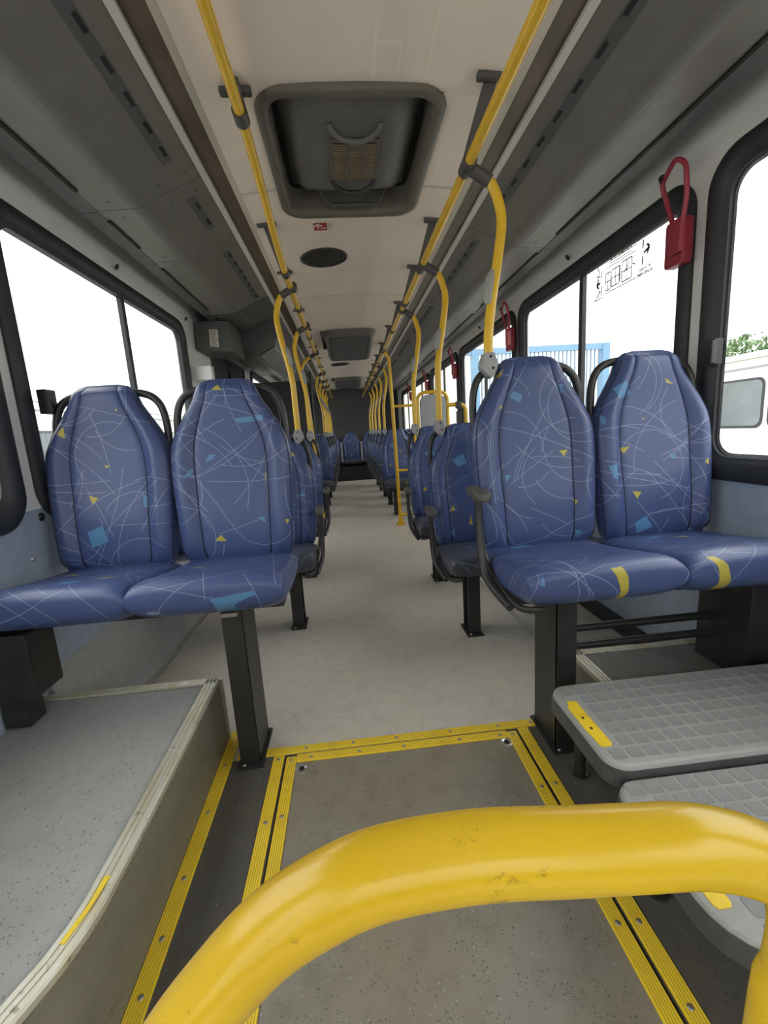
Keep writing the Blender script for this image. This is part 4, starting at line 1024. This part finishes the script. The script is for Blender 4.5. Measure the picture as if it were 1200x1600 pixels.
# ------------------------------------------------------------------ outside
tag(G().box(-60, 60, -40, 80, -1.0, -.95).build('ground', M['concrete']), 'concrete yard outside the bus', 'ground', kind='structure')
def parked_bus(X, y0, y1, s, zr, label, wz, wins):
    root = thing('parked_bus', (X + s * 1.2, (y0 + y1) / 2, -.95), label, 'bus', 'parked buses outside')
    xf = lambda d: X + s * d
    P = [(xf(0), -.6), (xf(0), zr - .16), (xf(.03), zr - .08), (xf(.12), zr - .02), (xf(.35), zr + .02), (xf(1.2), zr + .05), (xf(2.05), zr + .02), (xf(2.28), zr - .02), (xf(2.4), zr - .16), (xf(2.4), -.6)]
    G().prism(P, 'y', y0, y1).build('body', M['buswhite'], root, True)
    Q = [(xf(.02), zr - .07), (xf(.12), zr - .005), (xf(.35), zr + .035), (xf(1.2), zr + .065), (xf(2.05), zr + .035), (xf(2.28), zr - .005), (xf(2.3), zr - .03)]
    G().prism(Q, 'y', y0 + .02, y1 - .02).build('roof', M['busroof'], root, True)
    G().box(*sorted((xf(-.008), xf(.02))), y0 + .01, y1 - .01, zr - .175, zr - .155).build('roof_gutter', M['clamp'], root)
    for a, b in wins:
        fr = G().prism(rrect(a, b, wz[0], wz[1], .08, 5), 'x', *sorted((xf(-.006), xf(.02)))).build('window', M['darkmetal'], root)
        G().prism(rrect(a + .025, b - .025, wz[0] + .025, wz[1] - .025, .07, 5), 'x', *sorted((xf(-.010), xf(.02)))).build('pane', M['busglass'], fr)
    for yy in (y0 + 1.2, y1 - 1.4):
        G().cyl((xf(.16), yy, -.48), (1, 0, 0), .46, .28, 24).build('wheel', M['black'], root, True)
    return root
parked_bus(4.2, -3.5, 5.35, 1, 1.64, 'white bus parked outside beyond the nearest right window', (.845, 1.365), [(4.26 - .72 * k, 4.93 - .72 * k) for k in range(0, 9)])
parked_bus(-3.3, 1.5, 12, -1, 1.66, 'pale white bus parked close outside the left windows', (.75, 1.28), [(2.0 + 1.15 * k, 2.95 + 1.15 * k) for k in range(8)])
root = thing('yard_fence', (8.3, 20, -.95), 'light blue steel gate with thin pickets outside the right windows', 'fence')
G().box(4.9, 12.05, 19.9, 20.1, 4.14, 4.40).build('top_beam', M['fenceblue'], root)
for x in (5.9, 12.0): G().box(x - .16, x + .16, 19.85, 20.15, -.95, 4.40).build('post', M['fenceblue'], root)
g = G()
k = 0; x = 6.2
while x < 11.8: g.box(x - .025, x + .025, 19.97, 20.03, -.6, 4.14); x += .19
pk = g.build('pickets', M['fencelight'], root); pk['kind'] = 'stuff'
G().box(6.1, 11.8, 19.96, 20.04, 1.0, 1.15).build('lower_beam', M['fenceblue'], root)
tag(G().box(2.2, 5.6, 20.4, 20.6, -.95, 4.0).build('white_gate', M['buswhite']), 'plain white gate panel outside beside the blue fence', 'gate')
root = thing('tree', (15.6, 15.2, -.95), 'green leafy tree behind the parked white bus', 'tree')
G().tube([(15.6, 15.2, -.95), (15.65, 15.2, .8), (15.6, 15.25, 2.2)], [.22, .17, .10], 8).build('trunk', M['bark'], root, True)
rnd = random.Random(4); v = []; f = []
for i in range(5200):
    a = rnd.uniform(0, 2 * PI); u = rnd.uniform(-.6, 1); rr = (1 - u * u) ** .5
    k = 1 + .14 * math.sin(3 * a + 1) + .10 * math.sin(5 * u + 2 * a); q = rnd.uniform(.82, 1.04) * k
    c = Vector((15.6 + 2.2 * rr * math.cos(a) * q, 15.2 + 2.2 * rr * math.sin(a) * q, 2.05 + 1.55 * u * q))
    d1 = Vector((rnd.gauss(0, 1), rnd.gauss(0, 1), rnd.gauss(0, 1))).normalized(); d2 = d1.cross(Vector((rnd.gauss(0, 1), rnd.gauss(0, 1), rnd.gauss(0, 1)))).normalized(); sz = rnd.uniform(.06, .13)
    n0 = len(v); v += [c - d1 * sz, c + d2 * sz * .5, c + d1 * sz, c - d2 * sz * .5]; f.append((n0, n0 + 1, n0 + 2, n0 + 3))
lv = mesh('foliage', [tuple(p) for p in v], f, M['leaf'], root); lv['kind'] = 'stuff'
